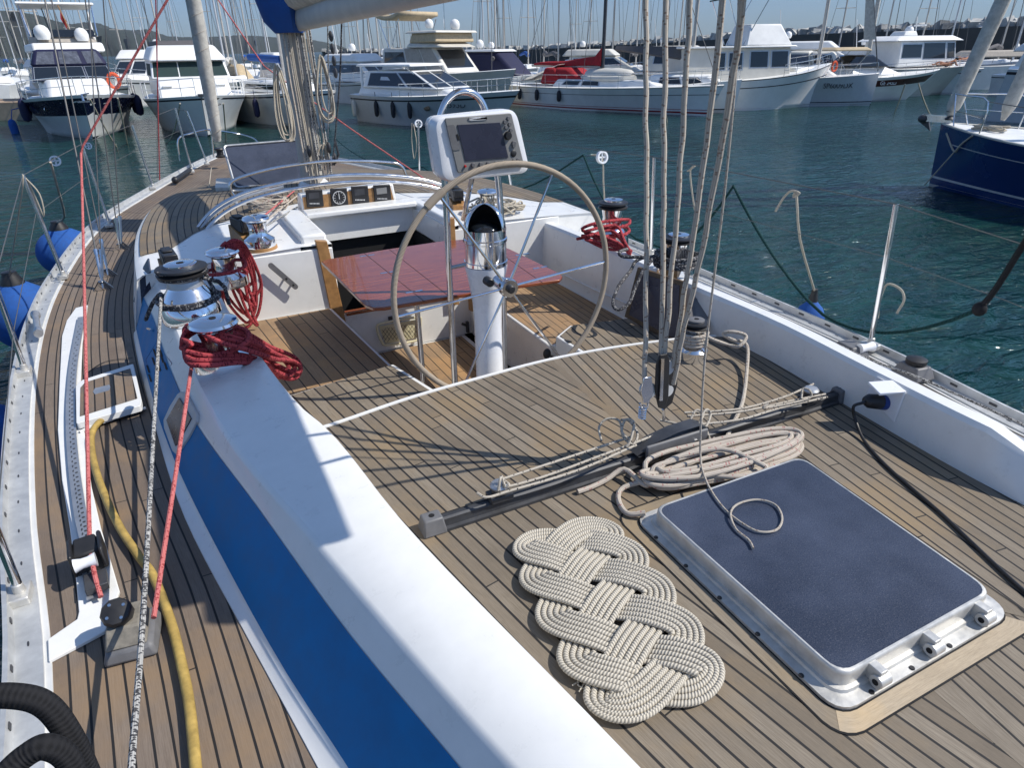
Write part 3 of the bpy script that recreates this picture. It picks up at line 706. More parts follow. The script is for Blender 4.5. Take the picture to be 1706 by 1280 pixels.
mb = MB().box(1.62,1.68,3.75,3.80,1.35,1.58); obj('table_bracket', mb, M['wood'], table)
# ------------------------------------------------------------------ winches
def winch(c, r, h, parent=yacht, top=True, cone=False, jaws=True, mat='chrome', cap='chrome', pad=None, tilt=0):
    M0 = Matrix.Translation(c) @ Matrix.Rotation(tilt, 4, 'Y')
    if pad: c = c; 
    if cone: pr = [(r*1.02,0),(r*1.05,h*.05),(r*1.0,h*.22),(r*.92,h*.30),(r*.95,h*.34),(r*.88,h*.42),(r*.66,h*.56),(r*.62,h*.60)]
    else: pr = [(r*1.02,0),(r*1.04,h*.06),(r*1.0,h*.24),(r*.80,h*.30),(r*.66,h*.36)]
    b = obj('winch', MB().lathe(pr, M=M0, seg=32), M[mat], parent)
    z0 = pr[-1][1]; pd = [(pr[-1][0], z0), (r*.60, z0+h*.06), (r*.57, z0+(h*.78-z0)*.6), (r*.66, h*.78)]
    obj('drum', MB().lathe(pd, M=M0, seg=32), M['alu'] if cone else M[mat], b)
    if jaws:
        mb = MB().lathe([(r*.66,h*.78),(r*.86,h*.80),(r*.88,h*.83),(r*.70,h*.86),(r*.70,h*.88),(r*.88,h*.90),(r*.86,h*.93),(r*.5,h*.94)], M=M0, seg=32); obj('jaw_ring', mb, M['black'], b)
        mb = MB().lathe([(r*.55,h*.94),(r*.55,h*.985),(r*.45,h),(r*.18,h),(r*.16,h*.96)], M=M0, seg=24); cp_ = obj('cap', mb, M[cap], b)
    else:
        mb = MB().lathe([(r*.62,h*.78),(r*.86,h*.86),(r*.90,h*.90),(r*.84,h*.95),(r*.5,h),(r*.18,h),(r*.16,h*.95)], M=M0, seg=32); cp_ = obj('cap', mb, M[cap], b)
    mb = MB().lathe([(r*.12,h*.985),(r*.12,h*1.001),(0.0,h*1.001)], M=M0, seg=8); obj('socket', mb, M['dark'], b)
    return b, M0
wA, _ = winch(Vector((-.02, 3.97, 1.545)), .155, .33, cone=True)
wB, _ = winch(Vector((.06, 3.20, 1.535)), .125, .26, jaws=False)
wC, _ = winch(Vector((.23, 4.45, 1.565)), .115, .24, jaws=False)
wD, _ = winch(Vector((.52, 4.98, 1.655)), .105, .22, jaws=False)
obj('winch_pad', MB().lathe([(.118,0),(.112,.045)], c=(.52,4.98,1.61), seg=28), M['wood'], wD)
wE, _ = winch(Vector((2.92, 4.03, 1.56)), .125, .34, jaws=True, cone=False)
wF, _ = winch(Vector((2.86, 3.22, 1.565)), .12, .26, jaws=True)
wG, _ = winch(A(1152,597,D), .082, .235, jaws=True, cap='grey')
wH, _ = winch(Vector((2.42, 5.15, 1.62)), .10, .22, jaws=False)
# rope organisers with teak wedges
for c, rz in ((Vector((.45,5.30,1.61)),.25), (Vector((-.08,4.75,1.56)),.1), (Vector((2.28,5.5,1.61)),-.2)):
    w_ = MB(); M0 = Matrix.Translation(c) @ Matrix.Rotation(rz,4,'Z')
    w_.hexa([M0 @ Vector(p) for p in ((-.06,-.14,0),(.06,-.14,0),(.06,.14,0),(-.06,.14,0),(-.06,-.13,.07),(.06,-.13,.07),(.06,.13,.13),(-.06,.13,.13))])
    cl = obj('clutch_wedge', w_, M['wood'], yacht, bev=.004)
    w_ = MB().box(-.045,.045,-.10,.12,.10,.19, M0).box(-.04,.04,-.13,-.06,.14,.20, M0).box(-.03,.03,-.02,.10,.19,.205, M0)
    obj('rope_clutch', w_, M['black'], cl, bev=.006)
# ------------------------------------------------------------------ aft hatch
hz = D+.075
HC = [A(1088,846,hz), A(1334,760,hz), A(1655,985,hz), A(1402,1128,hz)]
hc = sum(HC, Vector())/4
def ring(s, dz, r=.055, k=0): return [tuple(hc + (p-hc)*s + (p-hc).normalized()*k + Vector((0,0,dz))) for p in rrect(HC, r)]
mb = MB().grid([ring(1,-.074,k=.062), ring(1,-.062,k=.062), ring(1,-.060,k=.022), ring(1,-.052,k=.018), ring(1,-.050,k=-.01)], closed=True)
hatch = obj('deck_hatch', mb, M['aluw'], yacht, label='large square aft deck hatch with dusty dark blue acrylic')
mb = MB().grid([ring(1,-.051,k=.004), ring(1,-.014,k=.004), ring(1,-.004,k=.002), ring(1,0,k=-.003), ring(1,.0,k=-.010), ring(1,-.003,k=-.012)], closed=True)
lf = obj('lid_frame', mb, M['aluw'], hatch)
P = ring(1,-.0015,k=-.011); mb = MB().prism([Vector(p) for p in P], .03); obj('acrylic_pane', mb, M['acryl'], lf)
e0, e1 = HC[3], HC[2]; t = (e1-e0).normalized(); nrm = Vector((t.y,-t.x,0))
for f in (.18,.52,.88):
    c = e0.lerp(e1, f) + nrm*.024 + Vector((0,0,-.034))
    MM = Matrix(((t.x,nrm.x,0,c.x),(t.y,nrm.y,0,c.y),(0,0,1,c.z),(0,0,0,1)))
    h_ = obj('hinge', MB().box(-.014,.014,-.035,.016,-.02,.028,MM).lathe([(.020,-.022),(.020,.022)], M=MM @ Matrix.Translation((0,.012,-.004)) @ Matrix.Rotation(R(90),4,'Y'), seg=14), M['aluw'], hatch, bev=.002)
    obj('hinge_pin', MB().lathe([(.009,-.0235),(.009,.0235)], M=MM @ Matrix.Translation((0,.012,-.004)) @ Matrix.Rotation(R(90),4,'Y'), seg=10), M['dark'], h_)
mb = MB()
for a, b, n in ((HC[0],HC[3],5),(HC[3],HC[2],4)):
    tt = (b-a).normalized(); n2 = Vector((tt.y,-tt.x,0)); n2 = n2 if n2.dot(hc-a) < 0 else -n2
    for i in range(n): mb.lathe([(.008,0),(.007,.003)], c=a.lerp(b,(i+.5)/n)+n2*.042+Vector((0,0,-.061)), seg=8)
obj('flange_screws', mb, M['black'], hatch)
# teak margin planks round the hatch, caulked on both edges
def ringz(k, z): return [(x, y, z) for x, y, _ in ring(1, 0, k=k)]
def strip(idx, k0, k1, z, closed=False):
    a, b = ringz(k0, z), ringz(k1, z); idx = [i % len(a) for i in idx]; s_ = 0; ua, ub = [], []
    for n_, i in enumerate(idx):
        if n_: s_ += (Vector(a[i])-Vector(a[idx[n_-1]])).length
        ua.append((.12, s_)); ub.append((.88, s_))
    return MB().grid([[b[i] for i in idx], [a[i] for i in idx]], [ub, ua])
NR = len(ring(1, 0))
mp0 = obj('margin_plank', strip(range(20, 20+NR-5), .064, .128, D+.0015), M['margin'], yacht)
mp1 = obj('margin_plank', strip(range(15, 22), .064, .128, D+.0022), M['woodpale'], yacht, label='pale bleached teak plank along the hinge side of the aft hatch')
for k in (.061, .128): obj('caulk_line', MB().grid([ringz(k+.007, D+.0028), ringz(k, D+.0028)], closed=True), M['dark'], yacht)
def dline(px, z=D+.003, w=.007, par=yacht, name='caulk_line', mat='dark'): return obj(name, ribbon(smooth([A(x,y,z) for x,y in px], 6), w, .0006), M[mat], par)
# ------------------------------------------------------------------ mainsheet traveller
ta, tb_ = A(712,886,D), A(1413,668,D); ta = Vector((.585,1.80,D)); tb_ = Vector((2.69,1.765,D))
tm = (ta+tb_)/2; L = (tb_-ta).length; rz = math.atan2(tb_.y-ta.y, tb_.x-ta.x); TM = Matrix.Translation(tm) @ Matrix.Rotation(rz,4,'Z')
mb = MB()
prof = [(-.035,0),(-.035,.012),(-.022,.016),(-.019,.035),(-.019,.045),(-.012,.052),(-.012,.048),(.012,.048),(.012,.052),(.019,.045),(.019,.035),(.022,.016),(.035,.012),(.035,0)]
mb.grid([[TM @ Vector((s_*L/2, y, z)) for y, z in prof] for s_ in (1,-1)])
trav = obj('traveller_track', mb, M['dgrey'], yacht)
for s_ in (-1,1):
    x = s_*(L/2); mb = MB()
    mb.hexa([TM @ Vector(p) for p in ((x-.045,-.04,0),(x+.045,-.04,0),(x+.045,.04,0),(x-.045,.04,0),(x-.035,-.028,.065),(x+.035,-.028,.065),(x+.035,.028,.065),(x-.035,.028,.065))])
    obj('end_stop', mb, M['grey'], trav, bev=.006)
obj('stop_holes', MB().lathe([(.011,.0655),(.011,.066)], M=TM @ Matrix.Translation((-L/2,0,0)), seg=12).lathe([(.011,.0655),(.011,.066)], M=TM @ Matrix.Translation((L/2,0,0)), seg=12), M['dark'], trav)
def carbase(x):
    b = obj('control_block', MB().box(x-.045,x+.045,-.032,.032,.05,.075,TM).lathe([(.030,.075),(.030,.10)], M=TM @ Matrix.Translation((x,0,0)), seg=20), M['dgrey'], trav, bev=.004)
    obj('sheave_cap', MB().lathe([(.034,.10),(.036,.108),(.028,.118),(.01,.121)], M=TM @ Matrix.Translation((x,0,0)), seg=24), M['alu'], b)
carbase(-L/2+.27); carbase(L/2-.22)
cx = .02
cr_ = obj('traveller_car', MB().box(cx-.16,cx+.16,-.045,-.030,.015,.105,TM).box(cx-.15,cx+.15,-.03,.035,.052,.095,TM), M['grey'], trav, bev=.01)
mb = MB().grid([[TM @ Vector((cx+x, y, z)) for x, z in ((-.20,.07),(-.12,.105),(0,.125),(.12,.125),(.17,.10),(.16,.085),(-.19,.06))] for y in (.03,-.035)])
obj('car_arch', mb, M['dgrey'], cr_, bev=.003)
for x, z in ((-.09,.045),(.09,.06)):
    obj('car_bolt', MB().lathe([(.014,0),(.013,.008)], M=TM @ Matrix.Translation((cx+x,-.045,z)) @ Matrix.Rotation(R(90),4,'X'), seg=6), M['chrome'], cr_)
# mainsheet blocks: double fiddle standing on the car
def cheek(px, Y, th, name, mat, par=None, dy=0):
    return MB().prism([PY(x,y,Y+dy) for x,y in px], th, (0,-1,0))
fb = cheek([(1100,592),(1112,590),(1116,600),(1114,660),(1108,683),(1098,680),(1092,655),(1094,610)], 1.75, .008, '', '')
mblk = root('mainsheet_block', tuple(PY(1108,690,1.76)), 'tall black twin sheave block standing on the traveller car', 'pulley block')
obj('cheek', fb, M['black'], mblk, bev=.002); obj('cheek', cheek([(1114,598),(1127,604),(1129,640),(1120,672),(1106,684),(1106,660),(1112,620)], 1.79, .008, '', ''), M['black'], mblk, bev=.002)
obj('steel_strap', cheek([(1102,598),(1107,598),(1104,668),(1099,668)], 1.742, .004,'',''), M['steel'], mblk)
mb = MB()
for y, r in ((612,.030),(650,.024)): mb.lathe([(r,-.012),(r*.8,0),(r,.012)], M=Matrix.Translation(PY(1111,y,1.775)) @ Matrix.Rotation(R(90),4,'X'), seg=20)
obj('sheave', mb, M['lgrey'], mblk)
obj('swivel', MB().tube([PY(1105,682,1.77), PY(1106,700,1.77)], .007, 8), M['steel'], mblk)
sblk = root('mainsheet_block', tuple(PY(1070,700,1.76)), 'silver mainsheet block with a coiled spring base left of the tall black block', 'pulley block')
mb = MB().lathe([(.032,-.014),(.026,0),(.032,.014)], M=Matrix.Translation(PY(1079,650,1.77)) @ Matrix.Rotation(R(80),4,'X'), seg=20); obj('sheave', mb, M['alu'], sblk)
obj('cheek', cheek([(1073,630),(1086,628),(1089,655),(1081,672),(1072,672),(1068,652)], 1.745, .005,'',''), M['steel'], sblk, bev=.002)
sp = [PY(1071,678,1.76) + Vector((.014*math.cos(a), .014*math.sin(a), -a*.0016)) for a in frange(0, 6.28*5, 60)]
obj('spring', MB().tube(sp, .0032, 6), M['steel'], sblk)
obj('shackle', MB().tube([PY(1066,672,1.76), PY(1070,680,1.76), PY(1078,680,1.76), PY(1080,668,1.76)], .005, 6, k=4), M['steel'], sblk)
# ------------------------------------------------------------------ ropes
def px3(L): return [A(x,y,z) for x,y,z in L]
def rthing(name, pts, r, mat, label, cat='rope', group=None, k=6, closed=False, seg=8, local=False):
    return thing(name, MB().tube(pts, r, seg, closed, k=k), M[mat], label, cat, group, sharp=80)
zt = 3.10
# mainsheet falls: one rope, five parts
ms = root('mainsheet', tuple(PY(1100,660,1.76)), 'thick grey beige mainsheet of five parallel falls rising from the traveller blocks', 'rope')
fan = [2.15,2.0,1.85,1.6,1.4]
for fi, pts in enumerate(([(1076,-30),(1076,200),(1077,420),(1074,650)], [(1111,-30),(1106,200),(1105,380),(1101,600)], [(1152,-30),(1140,180),(1124,400),(1107,598)], [(1208,-40),(1188,150),(1160,360),(1135,520),(1120,612)], [(1243,-40),(1222,120),(1192,300),(1165,440),(1140,545),(1122,640)])):
    x0,y0 = pts[0]; yy = lambda y: 1.77+(fan[fi]-1.77)*min(1,max(0,(620-y)/640)); up = PY(x0,y0,yy(y0)); tp_ = up + (up - PY(*pts[1],yy(pts[1][1]))).normalized()*.12
    P = [tp_] + [PY(x,y,yy(y)) for i,(x,y) in enumerate(pts)]
    rn = random.Random(len(P)+int(x0)); Q = []
    for i in range(len(P)-1):
        for k in range(5): Q.append(P[i].lerp(P[i+1], k/5) + Vector((rn.uniform(-1,1),0,0))*.0035)
    Q.append(P[-1]); obj('fall', MB().tube(Q, .0095, 10, k=3), M['rsheet'], ms, sharp=80)
rthing('halyard_tail', [PY(1232,-30,1.72), PY(1226,120,1.7), PY(1206,330,1.68), PY(1178,560,1.66), PY(1169,680,1.62)] + px3([(1167,760,1.46),(1176,800,1.435),(1196,835,1.432),(1222,862,1.432),(1260,885,1.432),(1292,884,1.432),(1303,865,1.432),(1292,842,1.432),(1262,833,1.432),(1230,840,1.432),(1217,856,1.438),(1226,882,1.432),(1247,900,1.432),(1255,914,1.432)]), .0042, 'rsheet', 'thin light fleck line hanging beside the mainsheet and looping onto the dark blue hatch')
# tail led across to the deck winch
rthing('mainsheet_tail', px3([(1165,545,1.52),(1180,562,1.50),(1215,575,1.45),(1232,577,1.46),(1243,560,1.50),(1222,553,1.52),(1205,556,1.5),(1220,566,1.48),(1244,575,1.44),(1244,620,1.38),(1237,670,1.375),(1222,705,1.375),(1210,730,1.38)]), .0095, 'rsheet', 'grey beige rope end draped from the chrome deck winch down across the teak')
wr = MB()
c0 = A(1152,597,D)
hel = [c0 + Vector((.068*math.cos(a), .068*math.sin(a),   .085+.0030*a)) for a in frange(0, 6.28*4, 90)]
thing('rope_turns', wr.tube(hel, .0105, 8), M['rsheet'], 'grey beige rope turns wound round the chrome deck winch', 'rope')
rthing('winch_line', [c0+Vector((-.065,-.03,.12)), c0+Vector((-.08,-.1,.06))] + px3([(1110,700,1.46)]), .0085, 'rsheet', 'short grey beige line running from the deck winch to the traveller') if False else None
# traveller control lines
def ctl(px, z, name, lab): return rthing(name, px3([(x,y,z) for x,y in px]), .0055, 'rblack', lab, 'rope', 'traveller control lines', k=4)
tl = root('traveller_line', (1.1,1.8,1.45), 'white line with black flecks on the port half of the traveller', 'rope', 'traveller control lines')
for px in ([(818,805),(900,778),(1000,745),(1052,728)], [(822,812),(838,813),(905,795),(1000,760),(1100,722)], [(795,822),(812,829),(850,818),(960,785),(1060,742)]):
    obj('fall', MB().tube(px3([(x,y,1.455) for x,y in px]), .0055, 8, k=6), M['rblack'], tl, sharp=80)
obj('knot', MB().tube(px3([(830,818,1.46),(833,800,1.50),(836,795,1.50),(842,812,1.47),(848,808,1.48),(838,800,1.48)]), .0055, 8, k=6), M['rblack'], tl, sharp=80)
obj('knot', MB().tube(px3([(1052,735,1.47),(1036,720,1.50),(1042,700,1.53),(1056,705,1.53),(1050,735,1.48),(1043,745,1.46)]), .0055, 8, k=6), M['rblack'], tl, sharp=80)
obj('knot', MB().tube(px3([(1002,735,1.45),(998,712,1.48),(1012,698,1.51),(1032,702,1.51),(1038,728,1.48),(1055,740,1.46),(1062,722,1.48),(1048,702,1.50),(1035,700,1.52)]), .005, 8, k=6), M['rblack'], tl, sharp=80)
tl = root('traveller_line', (2.2,1.8,1.45), 'white line with black flecks on the starboard half of the traveller, knotted in the middle', 'rope', 'traveller control lines')
for px in ([(1140,688),(1230,682),(1300,664),(1345,645),(1355,640)], [(1145,694),(1235,686),(1320,668),(1375,657)], [(1100,700),(1140,708),(1180,706),(1240,698),(1300,680),(1378,662)]):
    obj('fall', MB().tube(px3([(x,y,1.455) for x,y in px]), .0055, 8, k=6), M['rblack'], tl, sharp=80)
obj('knot', MB().tube(px3([(1150,700,1.46),(1160,684,1.49),(1172,690,1.48),(1165,706,1.46),(1175,712,1.45),(1184,690,1.48),(1176,683,1.5),(1168,700,1.47),(1178,720,1.43),(1184,735,1.40),(1190,730,1.40)]), .0055, 8, k=6), M['rblack'], tl, sharp=80)
obj('knot', MB().tube(px3([(1335,665,1.47),(1338,648,1.5),(1350,652,1.5),(1345,665,1.47),(1275,680,1.47),(1280,672,1.49)]), .005, 8, k=6), M['rblack'], tl, sharp=80)
# big coil on deck: laps of an elongated loop
def laps(c, ax, ay, la, lb, n, r, rnd, tilt=0, dz=.8, amp=.15, z0=None, lift=None, zmax=5):
    out = []
    for i in range(n):
        a_ = la*(1-rnd.random()*amp*1.6); b_ = lb*(.22+.78*((i*5+3)%n)/n); ph = rnd.uniform(-.15,.15); o = ax*rnd.uniform(-1,1)*la*amp*.6 + ay*rnd.uniform(-1,1)*lb*.12
        lev = i % zmax
        for k in range(14):
            t = 2*math.pi*k/14 + math.pi
            x, y = math.cos(t+ph), math.sin(t+ph)
            x = math.copysign(abs(x)**.8, x)
            p = c + o + ax*a_*x + ay*b_*y*(1+.12*math.sin(3*t+i)); p.z = c.z + r*(1+dz*lev) + rnd.uniform(0,.5)*r + (lift(x) if lift else 0)
            out.append(p)
    return out
rn = random.Random(3)
c = A(1203,775,D+.02); ax = A(1325,735,D+.02)-A(1070,805,D+.02); ax.z = 0; la = ax.length/2; ax.normalize(); ay = Vector((-ax.y,ax.x,0))
P = laps(c, ax, ay, la*1.02, .105, 13, .0105, rn, dz=1.25, zmax=4)
P = px3([(962,820,D+.012),(985,812,D+.014),(1010,800,D+.02),(1040,782,D+.045)]) + P + px3([(1120,765,D+.08),(1200,748,D+.09),(1260,770,D+.075),(1276,784,D+.06),(1230,795,D+.06),(1160,792,D+.05),(1090,800,D+.04),(1040,812,D+.02),(1030,832,D+.013),(1045,856,D+.013),(1075,855,D+.03)])
rthing('rope_coil', P, .0105, 'rwhite', 'big loose coil of thick white red-flecked rope lying between traveller and hatch', 'rope', k=4, seg=10)
# red sheets
P = [(283,-20,3.2),(240,100,2.65)]
rp = [PY(290,-20,6.0), PY(210,118,6.15), PY(138,243,6.3)]
rthing('furling_line', rp + [PY(134,262,6.3)], .0085, 'rredl', 'taut red line rising from the shroud block to the top of the picture', k=1)
q0 = PY(135,255,6.3); q1 = A(149,893,1.30)
rthing('red_sheet', [q0, q0.lerp(q1,.33)+Vector((0,0,-.006)), q0.lerp(q1,.66)+Vector((0,0,-.004)), q1, A(152,925,1.30), A(158,960,1.27), A(168,995,1.24)], .0082, 'rredl', 'taut pink red line running straight down the port side deck into a black car block', k=5)
b1 = A(322,590,1.64); b2 = A(256,1030,1.30)
rthing('red_sheet', [b1, b1.lerp(b2,.5)+Vector((0,0,-.004)), b2], .0085, 'rredl', 'taut pink red line from the nearer port winch down to the grey turning block')
b1 = A(268,500,1.66); b2 = A(240,1000,1.42); b3 = A(218,1290,1.42)
rthing('speckled_sheet', [A(268,497,1.72), A(267,520,1.68), b1.lerp(b2,.5), b2, b3], .0085, 'rgrey', 'salt and pepper rope running aft down the port side from the big winch')
rn = random.Random(11)
def coilB():
    c0 = Vector((.06,3.20,1.66)); out = [A(321,602,1.60)]
    for a in frange(3.2, 3.2+6.28*1.1, 9): out.append(c0 + Vector((.145*math.cos(a), .145*math.sin(a), .010*a-.04)))
    J = lambda v: rn.uniform(-v, v)
    for i in range(5):
        k = (0,3,1,4,2)[i]; e = 10*(i%3)
        out += [A(303+2*k+J(2),580-7*k,1.66+.012*i), A(316+J(3),556-3*k+J(2),1.71+.01*i), A(362+J(4),541+7*k,1.72+.006*i), A(412+J(5),556+7*k+J(2),1.64+.005*i), A(452+J(4),578+5*k,1.50+.01*i), A(488-e,594+2*k,1.37+.012*i),
                A(501-e,612+J(2),1.31+.012*i), A(492-e,630-2*k,1.30+.012*i), A(468-e*.6,628-4*k,1.36+.012*i), A(440,610-3*k,1.48+.008*i), A(400+J(4),604-6*k,1.60+.006*i), A(345+J(3),609-8*k,1.65+.006*i), A(312,602-8*k,1.65+.01*i)]
    return out
rthing('rope_coil', coilB(), .0125, 'rred', 'dark red rope coiled round the nearest port winch and trailing onto the seat', 'rope', k=5, seg=10)
def coilC():
    out = []; c0 = Vector((.23,4.45,1.68)); J = lambda v: rn.uniform(-v, v)
    for a in frange(0, 6.28*1.2, 10): out.append(c0 + Vector((.125*math.cos(a), .125*math.sin(a), .010*a-.05)))
    for i in range(8):
        Yp = 4.72 - .010*i; b = (545,520,535,500,528,488,510,540)[i]
        out += [PY(378+2*i+J(2),404,4.50), PY(356+4*i+J(3),440,Yp-.14), PY(362+5*i+J(4),478,Yp-.04), PY(376+4*i+J(4),b-30,Yp), PY(392+4*i,b-6,Yp), PY(408+3*i,b+2,Yp), PY(426+J(4)-i,b-22,Yp), PY(436-4*i+J(3),474,Yp-.02), PY(424-3*i+J(3),436,Yp-.12), PY(404-2*i,405,4.50)]
    return out
rthing('rope_coil', coilC(), .0105, 'rred', 'dark red rope hanging in many loops from the winch beside the cabin bulkhead', 'rope', k=5, seg=8)
# dark rope round the big winch
c0 = Vector((-.02,3.97,1.545))
P = [c0 + Vector((.118*math.cos(a), .118*math.sin(a), .235+.006*a)) for a in frange(0, 6.28*1.6, 30)]
P = [A(243,533,1.50), A(254,506,1.62), A(268,490,1.70)] + [c0 + Vector((.162*math.cos(a), .162*math.sin(a), .115+.0022*(a-3.6))) for a in frange(3.6, 3.6+6.28*1.35, 26)] + [c0+Vector((.12,.10,.2))] + P + [c0+Vector((.17,-.02,.20)), c0+Vector((.20,.0,.05))]
rthing('rope_turns', P, .0115, 'rdark', 'charcoal flecked rope wound round the big port winch', 'rope', k=3)
# starboard winch ropes
c0 = Vector((2.92,4.03,1.56)); P = [PY(962,398,3.9)]
P += [c0 + Vector((.13*math.cos(a), .13*math.sin(a), .05+.010*a)) for a in frange(3, 3+6.28*1.5, 24)]
for i in range(4):
    P += [PY(1022+rn.uniform(-8,5),368+i*8,3.9), PY(985,374+i*9,3.85), PY(975+rn.uniform(-6,3),384+i*5,3.9), PY(1010,396+i*6,3.8), PY(1035+i*4,408+i*3,3.75), PY(1050,424-i*2,3.7), PY(1040,402+i*2,3.75)]
rthing('rope_coil', P, .0115, 'rred', 'red rope piled on the starboard winch beyond the wheel rim', 'rope', k=4)
c0 = Vector((2.86,3.22,1.565)); P = []
for i in range(4):
    P += [c0 + Vector(((.13+.015*rn.random())*math.cos(a), (.13+.015*rn.random())*math.sin(a), .06+.02*i+rn.uniform(0,.01))) for a in frange(0, 6.0, 10)]
P += [PY(1070,430,3.35), PY(1050,452,3.3), PY(1030,478,3.2), PY(1021,505,3.15), PY(1030,516,3.1), PY(1048,505,3.1), PY(1058,480,3.15), PY(1072,450,3.2), PY(1085,430,3.25), PY(1040,428,3.35), PY(1032,420,3.4), PY(1045,415,3.5)]
rthing('rope_coil', P, .011, 'rdark', 'charcoal flecked rope round the second starboard winch with a loop hanging over the coaming', 'rope', k=4)
P = []; c0 = Vector((2.42,5.15,1.72))
for i in range(9): P += [c0 + Vector((.17*math.cos(a)*(1+.3*rn.random())+.1*rn.random(), .16*math.sin(a)-.1*rn.random(), -.05+rn.uniform(-.03,.08))) for a in frange(0, 5.6, 7)]
rthing('rope_coil', P, .008, 'rcream', 'tangle of cream line round the small winch behind the compass', 'rope', k=3, seg=6)
P = []; c0 = Vector((.78,6.3,1.70))
for i in range(9): P += [c0 + Vector((.13*math.cos(a)*(1+.4*rn.random()), .12*math.sin(a), -.03+rn.uniform(-.02,.07))) for a in frange(0, 5.6, 7)]
rthing('rope_coil', P, .008, 'rwhite', 'small tangle of white line left of the instrument pod', 'rope', k=3, seg=6)
for i, (a, b, m_, lab) in enumerate(((A(425,372,1.80), PY(490,318,6.9), 'rredl', 'red halyard running from the port clutch to the mast foot'), (A(432,376,1.80), PY(498,324,6.9), 'rwhite', 'white halyard running from the port clutch to the mast foot'), (A(437,380,1.79), PY(520,330,6.9), 'rgrey', 'speckled halyard running from the port clutch to the mast foot'))):
    rthing('halyard_tail', [a, b], .007, m_, lab, k=0)
for i, (p, q, m_) in enumerate((((655,300),(755,330),'rwhite'), ((665,325),(790,372),'rcream'), ((700,318),(830,345),'rredl'))):
    rthing('halyard_tail', [PY(*p,6.6), PY(*q,5.5)], .007, m_, ['white flecked line led aft on the starboard side of the coachroof','cream line led aft beside the companionway on the starboard side','red line led aft on the starboard side behind the plotter'][i], k=0)
# yellow hose, blocks on the port side deck
rthing('water_hose', px3([(178,697,S+.0),(163,706,S+.04),(152,728,S+.03),(156,770,S+.022),(172,820,S+.022),(200,880,S+.022),(232,928,S+.022),(256,962,S+.022),(284,1035,S+.022),(303,1110,S+.022),(316,1180,S+.022),(328,1300,S+.022)]), .0155, 'hose', 'old yellow hose coming out of the side deck locker and running aft', 'hose', seg=12)
lid = [A(x,y,S+.055) for x,y in ((126,643),(137,633),(222,606),(236,668),(234,676),(127,706))]
ll = obj('locker_lid', MB().prism(rrect(lid,.012,3), .035), M['gel'], yacht, bev=.005)
li = [A(x,y,S+.057) for x,y in ((134,646),(142,637),(217,614),(229,664),(133,694))]
if (li[1]-li[0]).cross(li[2]-li[1]).z < 0: li = li[::-1]
obj('lid_planking', MB().add(li, [tuple(range(5))], [[((p.x+.05*p.y)/PW+.3, p.y) for p in li]]), M['teak3'], ll)
obj('lift_ring', MB().prism([A(x,y,S+.060) for x,y in ((155,653),(158,647),(182,641),(184,645),(182,650),(158,657))], .003), M['alu'], ll)
obj('locker_hole_shade', MB().prism([A(x,y,S+.004) for x,y in ((124,700),(236,668),(242,680),(238,684),(150,712),(127,722))], .004), M['dark'], yacht)  # flat dark sheet painted as the shade inside the locker
obj('locker_sill', ribbon([A(x,y,S+.012) for x,y in ((133,722),(152,712),(243,681))], .012, .01), M['gel'], yacht)
dline([(140,625),(175,603),(222,596)], z=S+.003)
# lead car block
lb = root('lead_block', tuple(A(150,940,S)), 'black lead car block with a white roller on the port track', 'pulley block')
def LM(x, y, z, rz): return Matrix.Translation(A(x,y,z)) @ Matrix.Rotation(rz,4,'Z')
m0 = LM(147,925,S+.07,.1)
obj('block_body', MB().hexa([m0 @ Vector(p) for p in ((-.05,-.045,-.05),(.05,-.045,-.05),(.045,.07,-.05),(-.045,.07,-.05),(-.045,-.03,.03),(.045,-.03,.03),(.035,.055,.05),(-.035,.055,.05))]).box(-.055,-.04,-.06,.06,-.04,.055,m0).box(.04,.055,-.06,.06,-.04,.055,m0), M['black'], lb, bev=.008)
obj('roller', MB().lathe([(.026,-.034),(.019,-.01),(.019,.01),(.026,.034)], M=LM(142,938,S+.10,.1) @ Matrix.Rotation(R(90),4,'Y'), seg=16), M['pod'], lb)
obj('spring_pin', MB().box(-.03,.04,-.05,.04,-.0,.03,LM(160,975,S+.03,.1)).tube([A(146,982,S+.05),A(176,968,S+.05)], .008, 8), M['dgrey'], lb, bev=.004)
tbk = root('turning_block', tuple(A(215,1080,S)), 'dirty grey turning block with a black cap beside the yellow hose', 'pulley block')
m0 = LM(222,1072,S,-.12)
obj('plinth', MB().hexa([m0 @ Vector(p) for p in ((-.075,-.085,0),(.085,-.085,0),(.085,.10,0),(-.075,.10,0),(-.06,-.07,.045),(.07,-.07,.045),(.07,.085,.06),(-.06,.085,.06))]), M['grey'], tbk, bev=.012)
obj('block_body', MB().hexa([m0 @ Vector(p) for p in ((-.06,-.065,.045),(.06,-.065,.045),(.06,.075,.05),(-.06,.075,.05),(-.05,-.03,.10),(.045,-.03,.10),(.045,.07,.11),(-.05,.07,.11))]), plain('dirty_cream_paint', (.22,.20,.165), .6, var=.4, sc=30), tbk, bev=.006)
m1 = Matrix.Translation(A(195,1022,S+.13)) @ Matrix.Rotation(R(35),4,'X')
obj('winch_cap', MB().lathe([(.040,-.03),(.046,-.02),(.046,.012),(.040,.022),(.015,.026),(.0,.026)], M=m1, seg=10), M['black'], tbk)
mb = MB()
for k in range(4): mb.lathe([(.006,.022),(.005,.026)], M=m1 @ Matrix.Translation((.028*math.cos(k*1.57+.5), .028*math.sin(k*1.57+.5), 0)), seg=8)
obj('cap_screws', mb, M['chrome'], tbk)
